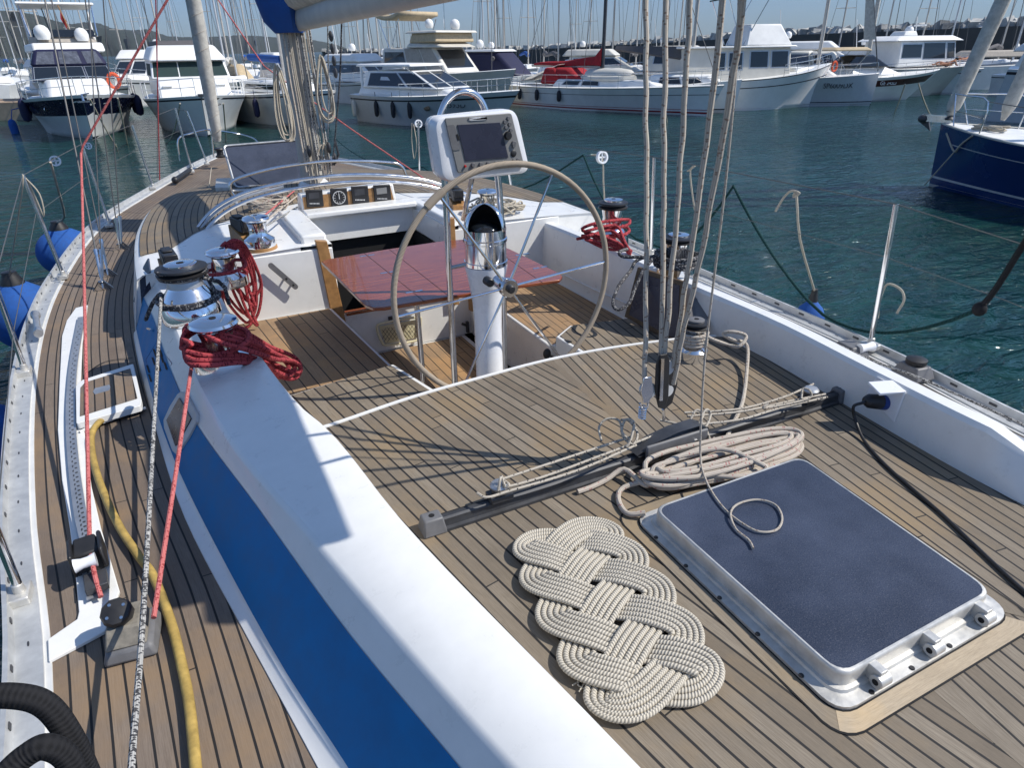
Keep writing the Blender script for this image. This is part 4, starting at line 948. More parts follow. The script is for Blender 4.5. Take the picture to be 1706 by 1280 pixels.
# black mooring lines, bottom left (close to the lens)
bp_ = lambda L, r: MB().tube([CP + ray(x,y)*d for x,y,d in L], r, 12, k=8)
thing('mooring_line', bp_([(-60,1165,1.1),(20,1160,1.12),(75,1175,1.14),(115,1225,1.16),(150,1300,1.2)], .021), M['rblk'], 'thick black mooring line arching highest across the bottom left corner', 'rope', sharp=80)
thing('mooring_line', bp_([(0,1300,1.04),(40,1262,1.06),(75,1245,1.07),(110,1262,1.09),(130,1310,1.1)], .020), M['rblk'], 'thick black mooring line curling lowest in the bottom left corner', 'rope', sharp=80)
# shore power plug and cable
oc = MB().hexa([on(x,y,csb,o) for o in (.0,.012) for x,y in ((1445,655),(1492,705),(1510,655),(1462,628))])
outlet = obj('power_socket', oc, M['pod'], yacht, bev=.006)
q = [on(x,y,csb,.012) for x,y in ((1449,637),(1465,632),(1510,650),(1494,662))]; up_ = Vector((-.07,0,.05))
obj('socket_lid', MB().prism([A(1446,636,1.56), A(1487,633,1.565), A(1510,652,1.555), A(1466,656,1.545)], .012), M['pod'], outlet, bev=.003)
a_ = PX(1488,672,2.69); b_ = PX(1445,668,2.56)
plug = root('power_plug', tuple(b_), 'blue and black shore power plug with black cable on the starboard coaming', 'plug')
dr = (b_-a_).normalized(); Q4 = dr.to_track_quat('Z','Y').to_matrix().to_4x4()
obj('plug_collar', MB().lathe([(.034,-.0),(.036,.03),(.034,.07)], M=Matrix.Translation(a_) @ Q4, seg=20), plain('blue_plug', (.008,.04,.22), .4), plug)
obj('plug_body', MB().lathe([(.033,.07),(.034,.08),(.032,.13),(.02,.15),(.012,.155)], M=Matrix.Translation(a_) @ Q4, seg=20), M['black'], plug)
e_ = a_ + dr*.155
obj('cable', MB().tube([a_+dr*.14, e_+Vector((-.02,-.005,-.005)), A(1422,678,1.46), A(1425,700,1.40)] + px3([(1440,735,D+.01),(1475,775,D+.008),(1520,815,D+.008),(1570,858,D+.008),(1630,915,D+.008),(1680,962,D+.008),(1740,1015,D+.008)]), .0068, 8, k=6), M['black'], plug)
# speaker / chart box stowed by the starboard coaming
bx = MB(); P = [(1058,450),(1042,520),(1130,575),(1180,545)]
q = [A(1040,528,1.30), A(1136,578,1.24), A(1140,470,1.62), A(1062,445,1.64)]
n_ = (q[1]-q[0]).cross(q[3]-q[0]).normalized(); n_ = n_ if n_.dot(CP-q[0]) > 0 else -n_
wbx = root('framed_panel', tuple(q[0]), 'dark glass panel in a teak frame leaning on the starboard coaming', 'panel')
obj('frame', MB().prism(q, .03, n_), plain('dark_teak', (.10,.065,.035), .5, var=.4, sc=30), wbx, bev=.004)
cc = sum(q, Vector())/4; obj('glass', MB().prism([cc+(p-cc)*.84+n_*.003 for p in q], .004, n_), M['screen'], wbx)
q = [A(1142,530,1.40), A(1165,562,1.36), A(1192,515,1.45), A(1150,492,1.52)]
tag(obj('panel_cover', MB().prism(q, .02, n_), M['grey']), 'grey plastic cover leaning on the starboard coaming behind the deck winch', 'cover')
# ------------------------------------------------------------------ stanchions, lifelines, toe rail hardware
def stan(base, top, par=yacht):
    s_ = obj('stanchion', MB().tube([base, top], .0155, 10), M['steel'], par)
    obj('stanchion_base', MB().box(-.045,.03,-.05,.05,0,.035, Matrix.Translation((base.x, base.y, base.z-.02))).lathe([(.02,.03),(.018,.07)], c=(base.x,base.y,base.z-.02), seg=12), M['aluw'], s_, bev=.006)
    return top
pt = []
for (bx_,by_),(tx,ty) in (((35,990),(-66,740)), ((42,618),(-10,470)), ((106,460),(38,292)), ((183,375),(136,240)), ((255,312),(220,208)), ((320,285),(292,180)), ((345,272),(311,185))):
    b = A(bx_,by_,zS(5)+.03)
    b.z = zS(b.y)+.03; b = A(bx_,by_,b.z); vert = Vector((b.x, b.y, b.z+.62)); cand = PX(tx,ty,b.x)
    # foot of the stanchion from the photograph; height from its top, leaning a little as seen
    d = ray(tx,ty); best = min((CP + d*k for k in np.linspace(.5,16,900)), key=lambda p: (p-vert).length)
    if (best-vert).length > .35: best = vert
    pt.append(stan(b, best))
lw = MB()
full = [Vector((-.45,-.6,1.87))] + pt
obj('lifeline', MB().tube(full, .0035, 6), M['wire'], yacht); obj('lifeline', MB().tube([p-Vector((0,0,.3)) for p in full], .0025, 6), M['wire'], yacht)
st = []
for (bx_,by_),(tx,ty) in (((1450,575),(1493,340)), ((1085,425),(1090,262)), ((858,345),(838,230)), ((700,300),(697,205))):
    b = A(bx_,by_,S+.05); vert = Vector((b.x,b.y,b.z+.66)); d = ray(tx,ty)
    best = min((CP + d*k for k in np.linspace(.5,16,900)), key=lambda p: (p-vert).length)
    if (best-vert).length > .35: best = vert
    st.append(stan(b, best))
full = [Vector((3.42,.3,1.95)), A(1706,408,1.96)] + st
obj('lifeline', MB().tube(full, .0032, 6), M['wire'], yacht); obj('lifeline', MB().tube([p-Vector((0,0,.3)) for p in full], .0022, 6), M['wire'], yacht)
rthing('speckled_line', px3([(1075,440,S+.08),(1160,470,S+.08),(1300,531,S+.08),(1380,567,S+.08),(1450,600,S+.085),(1520,625,S+.09),(1600,660,S+.085),(1720,715,S+.085)]), .007, 'rgrey', 'salt and pepper line lying along the starboard toe rail', k=4)
for (x,y,lab,c_) in ((1415,590,'small lead block with a white roller on the starboard rail track','pod'), (1520,625,'grey turning block with a black cap on the starboard side deck','grey')):
    b = root('turning_block', tuple(A(x,y,S+.02)), lab, 'pulley block'); m0 = LM(x,y,S+.02,-.15)
    obj('block_body', MB().hexa([m0 @ Vector(p) for p in ((-.07,-.09,0),(.07,-.09,0),(.07,.09,0),(-.07,.09,0),(-.05,-.06,.07),(.05,-.06,.07),(.05,.06,.07),(-.05,.06,.07))]), M['grey'], b, bev=.008)
    obj('roller' if c_=='pod' else 'cap', MB().lathe([(.05,.07),(.055,.08),(.055,.1),(.03,.11)] if c_!='pod' else [(.03,-.05),(.022,0),(.03,.05)], M=m0 if c_!='pod' else m0 @ Matrix.Translation((.05,-.06,.06)) @ Matrix.Rotation(R(90),4,'Y'), seg=16), M['black' if c_!='pod' else 'pod'], b)
mb = MB().lathe([(.028,0),(.03,.05),(.02,.10),(.02,.34),(.03,.36),(.03,.40)], M=Matrix.Translation(A(64,556,S+.07)) @ Matrix.Rotation(math.atan2(-.04,.3)*-1,4,'Z') @ Matrix.Rotation(R(-88),4,'X'), seg=14)
obj('boat_hook_tube', mb, M['alu'], yacht)
q_ = [PY(x,y,12.6) for x,y in ((300,268),(297,232),(318,222),(345,216),(352,222),(356,262))]
obj('pulpit', MB().tube(q_, .014, 8, k=4).tube([q_[3], PY(392,222,13.4), PY(425,232,13.2), PY(433,250,12.8)], .014, 8, k=4), M['steel'], yacht)
# ------------------------------------------------------------------ mast, boom, rigging
mast = obj('mast', MB().grid([[(1.42+.115*math.cos(a)+(z-1.6)*.006, 7.42+.15*math.sin(a), z) for a in frange(0, 2*math.pi*15/16, 16)] for z in (1.55, 6, 15)], closed=True), M['mastalu'], yacht)
obj('mast_collar', MB().lathe([(.17,1.58),(.16,1.64),(.12,1.68)], c=(1.43,7.42,0), seg=20), M['gel'], mast)
boom = obj('boom', MB().grid([[(1.47+.055*math.cos(a)+(7.2-Y)*.012, Y, 3.17+(7.2-Y)*.013+.10*math.sin(a)) for a in frange(0, 2*math.pi*15/16, 16)] for Y in (7.25,4,.9)], closed=True), M['mastalu'], yacht)
obj('gooseneck', MB().cbox((1.46,7.27,3.15), .07,.12,.12).tube([(1.46,7.30,2.95),(1.46,7.30,3.3)], .02), M['dgrey'], boom)
mb = MB(); rows = []
for i, Y in enumerate(frange(7.3, 1.0, 20)):
    h = .15*(1-.3*i/19); rows.append([(1.48+(7.2-Y)*.012+ (.13+.02*math.sin(i*1.3))*math.cos(a), Y, 3.25+(7.2-Y)*.013+h*.5+(h*.62)*math.sin(a)) for a in frange(R(-90), R(270)*11/12, 12)])
mb.grid(rows, closed=True); sc_ = obj('sail_cover', mb, M['sailgrey'], boom)
for Yb in (2.1, 1.5): obj('boom_block', MB().ball((1.54, Yb, 3.22), .055, 12, (.6,.9,1.1)), M['black'], boom)
# blue cover wrapped round the mast above the boom
rows = [[(1.43+rx*math.cos(a)+dx, 7.35+ry*math.sin(a)+.02*math.sin(5*a), z) for a in frange(0, 2*math.pi*19/20, 20)] for z, rx, ry, dx in ((3.06,.13,.20,-.03),(3.16,.20,.26,-.05),(3.35,.24,.30,-.06),(3.7,.24,.30,-.05),(4.3,.16,.22,0))]
obj('mast_cover', MB().grid(rows, closed=True), M['canvasblue'], boom)
rn = random.Random(5)
hal = root('mast_halyards', (1.43,7.2,1.65), 'bundle of grey halyards and wires running up the aft side of the mast', 'rope')
for i in range(15):
    x0 = 1.32+.018*i+rn.uniform(-.012,.012); z0 = rn.choice([1.66,1.72,1.8]); dx = rn.uniform(-.03,.03)
    obj('halyard', MB().tube([(x0, 7.2-rn.random()*.06, z0), (x0+dx*.4, 7.22, 2.4), (x0+dx, 7.24, 3.1+.0*i), (1.43+.01*(i-7), 7.27, 6.0)], rn.choice([.006,.008,.010]), 6, k=4), M[rn.choice(['rsheet','rcream','rgrey','rsheet'])], hal, sharp=80)
def hang(x, ztop, zbot, wid, n, mat, lab, Y=7.18):
    P = []
    for i in range(n):
        w_ = wid*(.5+.5*rn.random()); zb = zbot+rn.random()*.12; xo = rn.uniform(-.02,.02)
        P += [(x+xo, Y-.02*i*.4, ztop+rn.uniform(-.02,.02)), (x+xo-w_*.45, Y-.008*i, (ztop*.45+zb*.55)), (x+xo-w_*.35, Y-.008*i, zb+.06), (x+xo, Y-.008*i, zb), (x+xo+w_*.35, Y-.008*i, zb+.07), (x+xo+w_*.35, Y-.008*i, (ztop*.5+zb*.5))]
    rthing('halyard_coil', P, .008, mat, lab, 'rope', k=4, seg=6)
hang(1.20, 2.78, 2.10, .16, 6, 'rcream', 'long coil of cream halyard hanging on the port side of the mast')
hang(1.62, 2.85, 2.25, .20, 6, 'rcream', 'long coil of cream halyard hanging on the starboard side of the mast')
hang(1.52, 2.05, 1.80, .14, 3, 'rcream', 'short coil of cream line hanging low at the mast foot')
mb = MB()
for c_ in ((1.58,7.14,2.02),(1.62,7.12,1.92),(1.38,7.16,2.0)): mb.ball(c_, .045, 10, (.5,1,1.3))
mb.tube([(1.6,7.12,1.85),(1.66,7.10,1.95),(1.64,7.1,2.1)], .012, 8)
thing('mast_blocks', mb, M['dgrey'], 'cluster of dark blocks and shackles on the mast just above the steel hoops', 'pulley block')
rthing('vang_line', [(1.72,6.6,3.12),(1.70,6.8,2.7),(1.64,7.0,2.2),(1.58,7.1,1.85)], .008, 'rdark', 'dark line slanting from the boom down to the mast foot')
rthing('vang_line', [(1.62,6.7,3.12),(1.60,6.9,2.6),(1.56,7.05,2.1)], .006, 'rgrey', 'speckled line from a hanging block down beside the mast')
mb = MB()
for z in (3.02, 2.92, 2.82, 2.72): mb.ball((1.63,6.68,z), .035, 8, (.6,.8,1.3))
thing('boom_shackles', mb, M['dgrey'], 'chain of dark shackles hanging under the boom near the mast', 'shackle')
# the headstay sail and shrouds
def stayto(p, x, y, Y): return [p, PY(x,y,Y), PY(x,y,Y) + (PY(x,y,Y)-p)*1.5]
f0 = PY(368,262,11.6); f1 = PY(322,0,11.3)
fs = obj('furled_staysail', MB().tube([f0+Vector((0,0,.25)).lerp(f1-f0,.0), f0.lerp(f1,.25), f0.lerp(f1,.7), f1, f1+(f1-f0)*2], lambda t: .055+.045*min(1,t*2.2), 14, k=8), M['sailgrey'], yacht)
wr_ = MB(); d_ = (f1-f0)
wr_.tube([f0+d_*t_ + Vector((.095*math.cos(t_*60)*(.75+.3*min(1,t_*1.5)), .095*math.sin(t_*60)*(.75+.3*min(1,t_*1.5)), 0)) for t_ in frange(.15, 1.3, 260)], .004, 5)
obj('furling_wrap', wr_, M['rsheet'], fs)
obj('furler_drum', MB().lathe([(.07,0),(.08,.02),(.05,.04),(.05,.10),(.08,.12),(.07,.14)], c=f0+Vector((0,0,.0)), seg=16), M['black'], fs)
def shroud(bp, tx, ty, Y, r=.005, turn=True):
    b = A(bp[0],bp[1],S+.02); t_ = PY(tx,ty,Y); d = t_-b
    s_ = obj('shroud', MB().tube([b+d*.05, t_, t_+d*1.6], r, 8), M['wire'], yacht)
    if turn: obj('turnbuckle', MB().tube([b+d*.04, b+d*.13], .012, 8).tube([b+d*.12, b+d*.14], .017, 8).tube([b, b+d*.05], .008, 8), M['steel'], s_)
    mb = MB().prism([b+Vector((-.07,0,-.018)), b+Vector((.07,.02,-.018)), b+Vector((.02,.01,.05)), b+Vector((-.02,.0,.05))], .012, (0,-1,0)); obj('chainplate', mb, M['steel'], s_)
for a in (((172,480),75,0,6.9,.007), ((180,458),86,0,7.0,.005), ((200,415),142,0,7.35,.005), ((203,412),172,0,7.5,.005), ((171,478),148,0,6.6,.004)): shroud(*a)
shroud((262,310), 262, 0, 10.6, .004, False)
rthing('red_halyard_line', [PY(266,300,10.6), PY(262,120,10.6), PY(259,-20,10.6)], .007, 'rred', 'thin dark red line rising from the foredeck left of the furled sail', k=1)
rthing('red_halyard_line', [PY(357,-10,8.5), PY(440,110,8.0), PY(585,215,7.3), PY(740,320,6.2)], .007, 'rredl', 'thin red line crossing diagonally behind the mast towards the starboard side', k=1)
# steel hoops over the companionway
HY = 6.0
h1 = [PY(x,y,HY) for x,y in ((255,475),(300,428),(345,360),(398,325),(470,305),(550,293),(640,292),(720,303),(800,335),(852,375))]
hp = obj('sprayhood_frame', MB().tube(h1, .016, 10, k=6), M['steel'], yacht)
obj('frame_tube', MB().tube([p+Vector((.015,-.10,-.045)) for p in h1], .014, 10, k=6), M['steel'], hp)
obj('frame_tube', MB().tube([p+Vector((.0,-.05,-.02)) for p in h1[:5]], .012, 10, k=6), M['alu'], hp)
h2 = [PY(x,y,6.8) for x,y in ((392,330),(384,315),(390,300),(440,284),(500,273),(560,268),(640,270),(668,276),(678,296))]
obj('grab_hoop', MB().tube(h2, .015, 10, k=6), M['steel'], yacht)
# foredeck hatches
q = [PY(372,243,8.4), PY(506,232,8.4), PY(506,305,7.95), PY(392,312,7.95)]
fh = obj('open_hatch', MB().prism(rrect(q,.05,4), .02, (0,-1,0)), M['acryl'], yacht, label='open forward hatch with its dark blue lid standing upright')
obj('lid_frame', MB().tube([p+Vector((0,-.01,0)) for p in rrect(q,.05,4)], .013, 8, True), M['alu'], fh)
q = [A(372,330,1.62), A(500,326,1.62), A(505,350,1.62), A(388,352,1.62)]
obj('coaming_frame', MB().tube(rrect([A(385,318,1.63),A(505,314,1.63),A(508,338,1.63),A(396,343,1.63)],.05,4), .015, 8, True), M['aluw'], fh)
q = [A(360,297,1.62), A(384,296,1.62), A(386,312,1.62), A(358,312,1.62)]
obj('small_hatch', MB().prism(rrect(q,.03,3), .05), M['aluw'], yacht, bev=.008)
rthing('foredeck_line', [PY(352,280,9.5), PY(346,330,8.0), PY(340,368,7.2)], .005, 'rcream', 'thin cream line hanging down to the port coachroof', k=2)
# black fitting at the bow rail
b = A(292,300,1.32); thing('bow_fitting', MB().tube([b, b+Vector((.25,.75,.02))], .035, 8).ball(b, .05, 8), M['black'], 'black hose end lying on the port bow rail', 'fitting')
# ------------------------------------------------------------------ fenders
def fender(c, r, h, label, group='blue fenders hung along the yacht', eye=True, cyl=False):
    f = root('fender', tuple(c), label, 'fender', group)
    if cyl: pr = [(.01,-h),(r*.6,-h*.94),(r,-h*.75),(r,h*.6),(r*.8,h*.8),(r*.45,h*.93),(r*.3,h)]
    else: pr = [(.01,-h)] + [(r*math.cos(a), h*math.sin(a)) for a in frange(R(-75), R(48), 12)] + [(r*.42,h*.92),(r*.28,h*1.0)]
    obj('fender_body', MB().lathe(pr, c=c, seg=32, cap=False), M['fender'], f)
    obj('neck', MB().lathe([(r*.34,h*.93),(r*.32,h*1.05),(r*.22,h*1.22),(r*.20,h*1.32),(.01,h*1.34)], c=c, seg=14), M['black'], f)
    return c + Vector((0,0,h*1.25))
f1 = fender(PX(40,522,-1.45)+Vector((0,0,-.03)), .30, .33, 'near port side ball fender in blue cloth, partly cut by the picture edge')
f2 = fender(PX(110,423,-1.42)+Vector((0,.1,0)), .36, .33, 'blue ball fender beyond the first on the port side')
f3 = fender(A(1342,560,.80), .11, .3, 'blue fender with a black neck beyond the starboard rail', cyl=True)
f0_ = fender(PX(0,740,-1.25), .2, .26, 'blue fender lowest at the left picture edge')
def reel(c, r=.05):
    return MB().lathe([(r,-.018),(r*1.02,0),(r,.018),(r*.72,.018),(r*.72,-.018),(r,-.018)], M=Matrix.Translation(c) @ Matrix.Rotation(R(80),4,'X'), seg=24, cap=False).tube([c+Vector((-r,0,0)), c+Vector((r,0,0))], .009,6).tube([c+Vector((0,0,-r)), c+Vector((0,0,r))], .009,6)
lp = pt[2]
rthing('fender_line', [f1, lp + Vector((-.03,-.03,-.1)), lp, lp+Vector((.03,0,-.12)), lp+Vector((.05,-.02,-.33)), lp+Vector((.07,-.02,-.15)), lp+Vector((.0,0,.0))], .006, 'rcream', 'cream fender line knotted to the second port stanchion', k=4)
def lifept(P, f): 
    return P
x_ = PX(88,272,-.98); thing('fender_reel', reel(PX(92,268,-1.0), .055), M['pod'], 'white plastic fender line reel hanging on the port lifeline', 'line reel')
rthing('fender_line', [PX(84,270,-1.0), PX(95,310,-1.05), PX(107,360,-1.2), f2], .013, 'rcream', 'doubled cream line from the white reel to the far port fender', k=3)
thing('fender_reel', reel(PX(147,243,-.9), .05), M['pod'], 'white plastic wheel hung where the red line meets the port shrouds', 'line reel')
rl_ = MB()
P3 = PX(1327,324,3.72); 
rthing('fender_line', [PX(1292,352,3.72), PX(1305,330,3.72), PX(1318,318,3.72), PX(1332,322,3.72), PX(1322,328,3.72), P3, PX(1333,400,3.80), f3], .008, 'rcream', 'cream fender line knotted on the starboard lifeline above the blue fender', k=3)
P = PX(1003,262,3.8); thing('fender_reel', reel(P, .06), M['pod'], 'white plastic wheel on the starboard lifeline right of the plotter', 'line reel')
rthing('fender_line', [PX(985,258,3.8), P, PX(1005,300,3.82), PX(1008,350,3.85)], .008, 'rcream', 'cream line hanging from the white wheel on the starboard lifeline', k=2)
P = PX(697,206,3.7); thing('fender_reel', reel(P, .06), M['pod'], 'small white wheel on the starboard lifeline left of the plotter', 'line reel')
rthing('fender_line', [PX(686,205,3.7), PX(686,235,3.7), PX(690,265,3.7), PX(694,240,3.7), PX(689,207,3.7)], .007, 'rcream', 'cream line looped on the lifeline left of the plotter', k=3)
rthing('lifeline_tie', [PX(1145,285,3.72), PX(1153,280,3.72), PX(1158,276,3.72), PX(1150,284,3.72), PX(1153,320,3.75), PX(1158,352,3.8)], .007, 'rcream', 'short cream tie hanging from the starboard lifeline behind the mainsheet', k=3)
rthing('stanchion_tie', [PX(1462,530,3.66), PX(1466,500,3.66), PX(1478,474,3.66), PX(1500,482,3.68), PX(1506,500,3.68), PX(1494,522,3.68)], .007, 'rcream', 'loose white cord tied round the starboard stanchion', k=4)
def sag(a, b, s, n=10): return [a.lerp(b,t) + Vector((0,0,-s*4*t*(1-t))) for t in frange(0,1,n)]
g0 = PX(852,322,4.0); g1 = PX(972,258,3.9); g2 = PX(1222,310,3.75); g3 = PX(1632,515,3.62); 
rthing('green_line', sag(PX(560,232,4.2), PX(705,278,4.1), .25) + sag(PX(720,290,4.1), g1, .38)[1:] + sag(g1, PX(1060,398,3.95), .12)[1:] + sag(PX(1080,402,3.9), g2, .22)[1:] + sag(g2, PX(1345,500,3.78), .05)[1:] + sag(PX(1350,508,3.76), g3, .17)[1:], .010, 'rgreen', 'dark green twisted line strung in swags outside the starboard rail', k=0)
rthing('black_spring_line', [g3, PX(1660,480,3.62), PX(1710,400,3.60), PX(1760,330,3.58)], .016, 'rblk', 'thick black line from the green rope knot up to the right picture edge', k=3)
thing('rope_knot', MB().ball(g3, .035, 10, (1,1,1.1)), M['rblk'], 'dark knot joining the green line and the thick black line', 'knot')
# ------------------------------------------------------------------ knotted rope mat
def mat_():
    a, b = 5, 2
    c = A(1010,1013,D); U = (A(1128,1200,D)-A(918,856,D)); U.z = 0; Lm = U.length*.5; U.normalize(); V = Vector((-U.y,U.x,0))
    Wm = ((A(1212,1098,D)-A(905,1150,D)).dot(V)); 
    Lh, Wh = Lm*.765, .176
    K = 1600; kk = .90
    tri = lambda s: math.asin(kk*math.sin(s))/math.asin(kk)
    def f(t): return np.array([Wh*tri(a*t), Lh*tri(b*t + math.pi/4)])
    # phase chosen for the open (non retracing) Lissajous figure
    ts = np.linspace(0, 2*math.pi, K, endpoint=False); P = np.array([[Wh*tri(a*t), Lh*tri(b*t)] for t in ts])
    # crossings
    X = []
    Q = np.roll(P,-1,0)
    for i in range(K):
        d = Q[i]-P[i]; r = P[i]; e = Q-P
        den = d[0]*e[:,1]-d[1]*e[:,0]; den[np.abs(den)<1e-15] = 1e-15
        w_ = P-r; s_ = (w_[:,0]*e[:,1]-w_[:,1]*e[:,0])/den; u_ = (w_[:,0]*d[1]-w_[:,1]*d[0])/den
        for j in np.where((s_>=0)&(s_<1)&(u_>=0)&(u_<1))[0]:
            if j > i+2 and not (i == 0 and j > K-3): X.append((i+s_[j], j+u_[j]))
    pr = sorted([x for q in X for x in q]); print('mat crossings', len(X))
    sg = [1 if i % 2 else -1 for i in range(len(pr))]
    zf = np.interp(np.arange(K), [pr[-1]-K]+pr+[pr[0]+K], [sg[-1]]+sg+[sg[0]])
    T = np.roll(P,-3,0)-np.roll(P,3,0); T /= np.linalg.norm(T,axis=1)[:,None]; Nn = np.stack([T[:,1],-T[:,0]],1)
    for _ in range(30): Nn = (np.roll(Nn,1,0)+Nn+np.roll(Nn,-1,0)); Nn /= np.linalg.norm(Nn,axis=1)[:,None]
    n = 6; r = .0091; mb = MB()
    for m_ in range(n):
        off = (m_-(n-1)/2)*r*2.02; pts = []
        for i in range(0, K, 4):
            q = P[i]+Nn[i]*off; z = D + .0235 + .010*math.sin(math.pi/2*zf[i])
            pts.append(c + V*q[0]*(1-.16*abs(q[1]/Lh)**3) + U*q[1] + Vector((0,0,z-D)))
        mb.tube(pts, r, 8, closed=True)
    thing('rope_mat', mb, M['matrope'], 'pale woven cotton rope mat lying on the teak deck beside the hatch', 'mat', sharp=80)
    f_ = MB(); rr = random.Random(9)
    for i in range(14):
        p = A(965+i*4.5,1130+i*2.6,D+.008); f_.tube([p, p+Vector((-.012+rr.uniform(-.01,.01),-.012,rr.uniform(0,.012))), p+Vector((-.022+rr.uniform(-.012,.012),-.02+rr.uniform(-.01,.01),.002))], .0022, 5, k=3)
    thing('mat_tassel', f_, M['matrope'], 'frayed rope ends sticking out beside the rope mat', 'frayed rope')
mat_()
# ================================================================== THE HARBOUR
def L3(*a): return Vector(a)
def glz(c, r=.3): return None
M['white'] = plain('boat_white', (.80,.80,.78), .35, var=.1, sc=1.5)
M['offwhite'] = plain('boat_off_white', (.60,.58,.52), .45, var=.12, sc=1.5)
M['greyhull'] = plain('pale_grey_hull', (.50,.52,.54), .35, var=.08)
M['navyhull'] = plain('navy_hull', (.006,.010,.035), .25, var=.15)
M['bluehull'] = plain('dark_blue_hull', (.006,.034,.14), .2, var=.1, sc=.7, Coat_Weight=.3)
M['redcloth'] = plain('red_cover', (.36,.012,.018), .8, var=.25, bump=.4, bsc=12)
M['tan'] = plain('tan_canvas', (.50,.40,.26), .8, var=.2, bump=.4, bsc=10)
M['beige'] = plain('beige_curtain', (.40,.36,.31), .8, var=.2, bump=.4, bsc=10)
M['greycv'] = plain('dark_grey_canvas', (.10,.095,.10), .8, var=.2)
M['greencv'] = plain('dark_green_canvas', (.015,.04,.04), .8, var=.2)
M['concrete'] = plain('quay_concrete', (.30,.26,.20), .85, var=.3, sc=1.2, bump=.4, bsc=6)
M['bwall'] = plain('breakwater_concrete', (.085,.08,.075), .9, var=.3, sc=.25, bump=.5, bsc=1.5)
M['rock'] = plain('pale_rocks', (.42,.42,.40), .85, var=.75, sc=.35)
M['orange'] = plain('lifebuoy_orange', (.70,.10,.03), .5)
M['rubber'] = plain('dark_fender', (.012,.013,.02), .6)
M['red'] = plain('red_stripe', (.28,.02,.02), .4)
M['dkred'] = plain('dark_maroon', (.07,.014,.014), .3)
M['hill'] = plain('wooded_hills', (.022,.032,.024), .95, var=.5, sc=.02)
M['hull_glass'] = M['glass']
M['clear'] = plain('clear_vinyl', (.11,.12,.15), .2, var=.5, sc=4)
M['skin'] = plain('tanned_skin', (.30,.12,.06), .6)
M['hair'] = plain('dark_hair', (.02,.012,.008), .7)

def boat(name, stern, bow, label, cat, group=None):
    a = A(*stern, 0); b = A(*bow, 0); rz = math.atan2(b.y-a.y, b.x-a.x)
    r = root(name, tuple(a), label, cat, group, rz); return r, (b-a).length
def boat_at(name, px, py, head, label, cat, group=None, L=0):
    # bow waterline at the pixel; heading = direction of the bow in degrees, measured from straight towards the camera
    b = A(px, py, 0); to = math.atan2(-b.y, -b.x) + R(head); a = b - L3(math.cos(to), math.sin(to), 0)*L
    return root(name, tuple(a), label, cat, group, to)
def shp(t, full=.45, stern=.86, p=2.2):
    return stern + (1-stern)*math.sin(min(t/full,1)*math.pi/2) if t < full else (1-((t-full)/(1-full))**p)
def hullb(r, L, B, zs0, zs1, mat, over=.1, wlf=.86, p=2.3, bands=(), deck='white', n=22, name='hull', so=0):
    ts = frange(0, 1, n); zs = lambda t: zs0 + (zs1-zs0)*t**1.6 - .06*math.sin(math.pi*t)
    def P(t, s, sg=1, o=0):
        ysh = B/2*shp(t, p=p)+.01; ywl = B/2*wlf*shp(t, .38, .86, p*.62)*.98+.005
        y = ywl + (ysh-ywl)*max(0,s)**1.25 - (0 if s >= 0 else .15*B*(-s)*5)
        y = max(y, .004); x = t*(L*(1-over)) + (t*L*over)*s if s >= 0 else t*L*(1-over)
        return (x - so*s*(1-t), sg*(y+o), s*zs(t) if s >= 0 else s)
    lev = [-.25, 0, .12, .3, .5, .7, .85, 1]
    mb = MB()
    for sg in (1,-1):
        rows = [[P(t, s, sg) for s in lev] for t in ts]; mb.grid(rows if sg < 0 else [q[::-1] for q in rows])
    mb.grid([[P(0, s, 1) for s in lev], [P(0, s, -1) for s in lev]])
    h = obj(name, mb, M[mat], r, local=True, sharp=50)
    for nm, s0, s1, m_, t0, t1 in bands:
        mb = MB()
        for sg in (1,-1):
            rows = [[P(t0+(t1-t0)*t, s0+(s1-s0)*k/3, sg, .006) for k in range(4)] for t in ts]; mb.grid(rows if sg < 0 else [q[::-1] for q in rows])
        obj(nm, mb, M[m_], h, local=True, sharp=60)
    mb = MB(); mb.grid([[(P(t,1)[0], P(t,1)[1]*(1-2*k/6), zs(t)+.04*(1-(1-2*k/6)**2)) for k in range(7)] for t in ts]); obj('deck', mb, M[deck], r, local=True)
    def S_(t, sg=1, o=0, dz=0): p = P(t, 1, sg, o); return Vector((p[0], p[1], p[2]+dz))
    return h, S_, P
class Fr:
    def __init__(s, x0, x1, y, z0, X0, X1, Y, z1, y2=None, Y2=None):
        y2 = y if y2 is None else y2; Y2 = Y if Y2 is None else Y2   # y at the aft end, y2 at the front
        s.b = [L3(x0,-y,z0), L3(x1,-y2,z0), L3(x1,y2,z0), L3(x0,y,z0)]; s.t = [L3(X0,-Y,z1), L3(X1,-Y2,z1), L3(X1,Y2,z1), L3(X0,Y,z1)]
    def add(s, mb): return mb.hexa(s.b + s.t)
    def pt(s, f, u, v):
        i, j = {'R': (0,1), 'F': (1,2), 'L': (3,2), 'B': (0,3)}[f]
        return s.b[i].lerp(s.b[j], u).lerp(s.t[i].lerp(s.t[j], u), v)
    def win(s, mb, f, u0, u1, v0, v1, sk=0, o=.012):
        q = [s.pt(f,u0,v0), s.pt(f,u1,v0), s.pt(f,u1+sk,v1), s.pt(f,u0+sk,v1)]
        n = (q[1]-q[0]).cross(q[3]-q[0]).normalized(); c = sum(s.b+s.t, Vector())/8
        if n.dot(q[0]-c) < 0: n = -n
        mb.prism([p + n*o for p in q], o*2, n)
def cabin(r, fr, mat='white', bev=.05, name='cabin'): return obj(name, fr.add(MB()), M[mat], r, local=True, bev=bev)
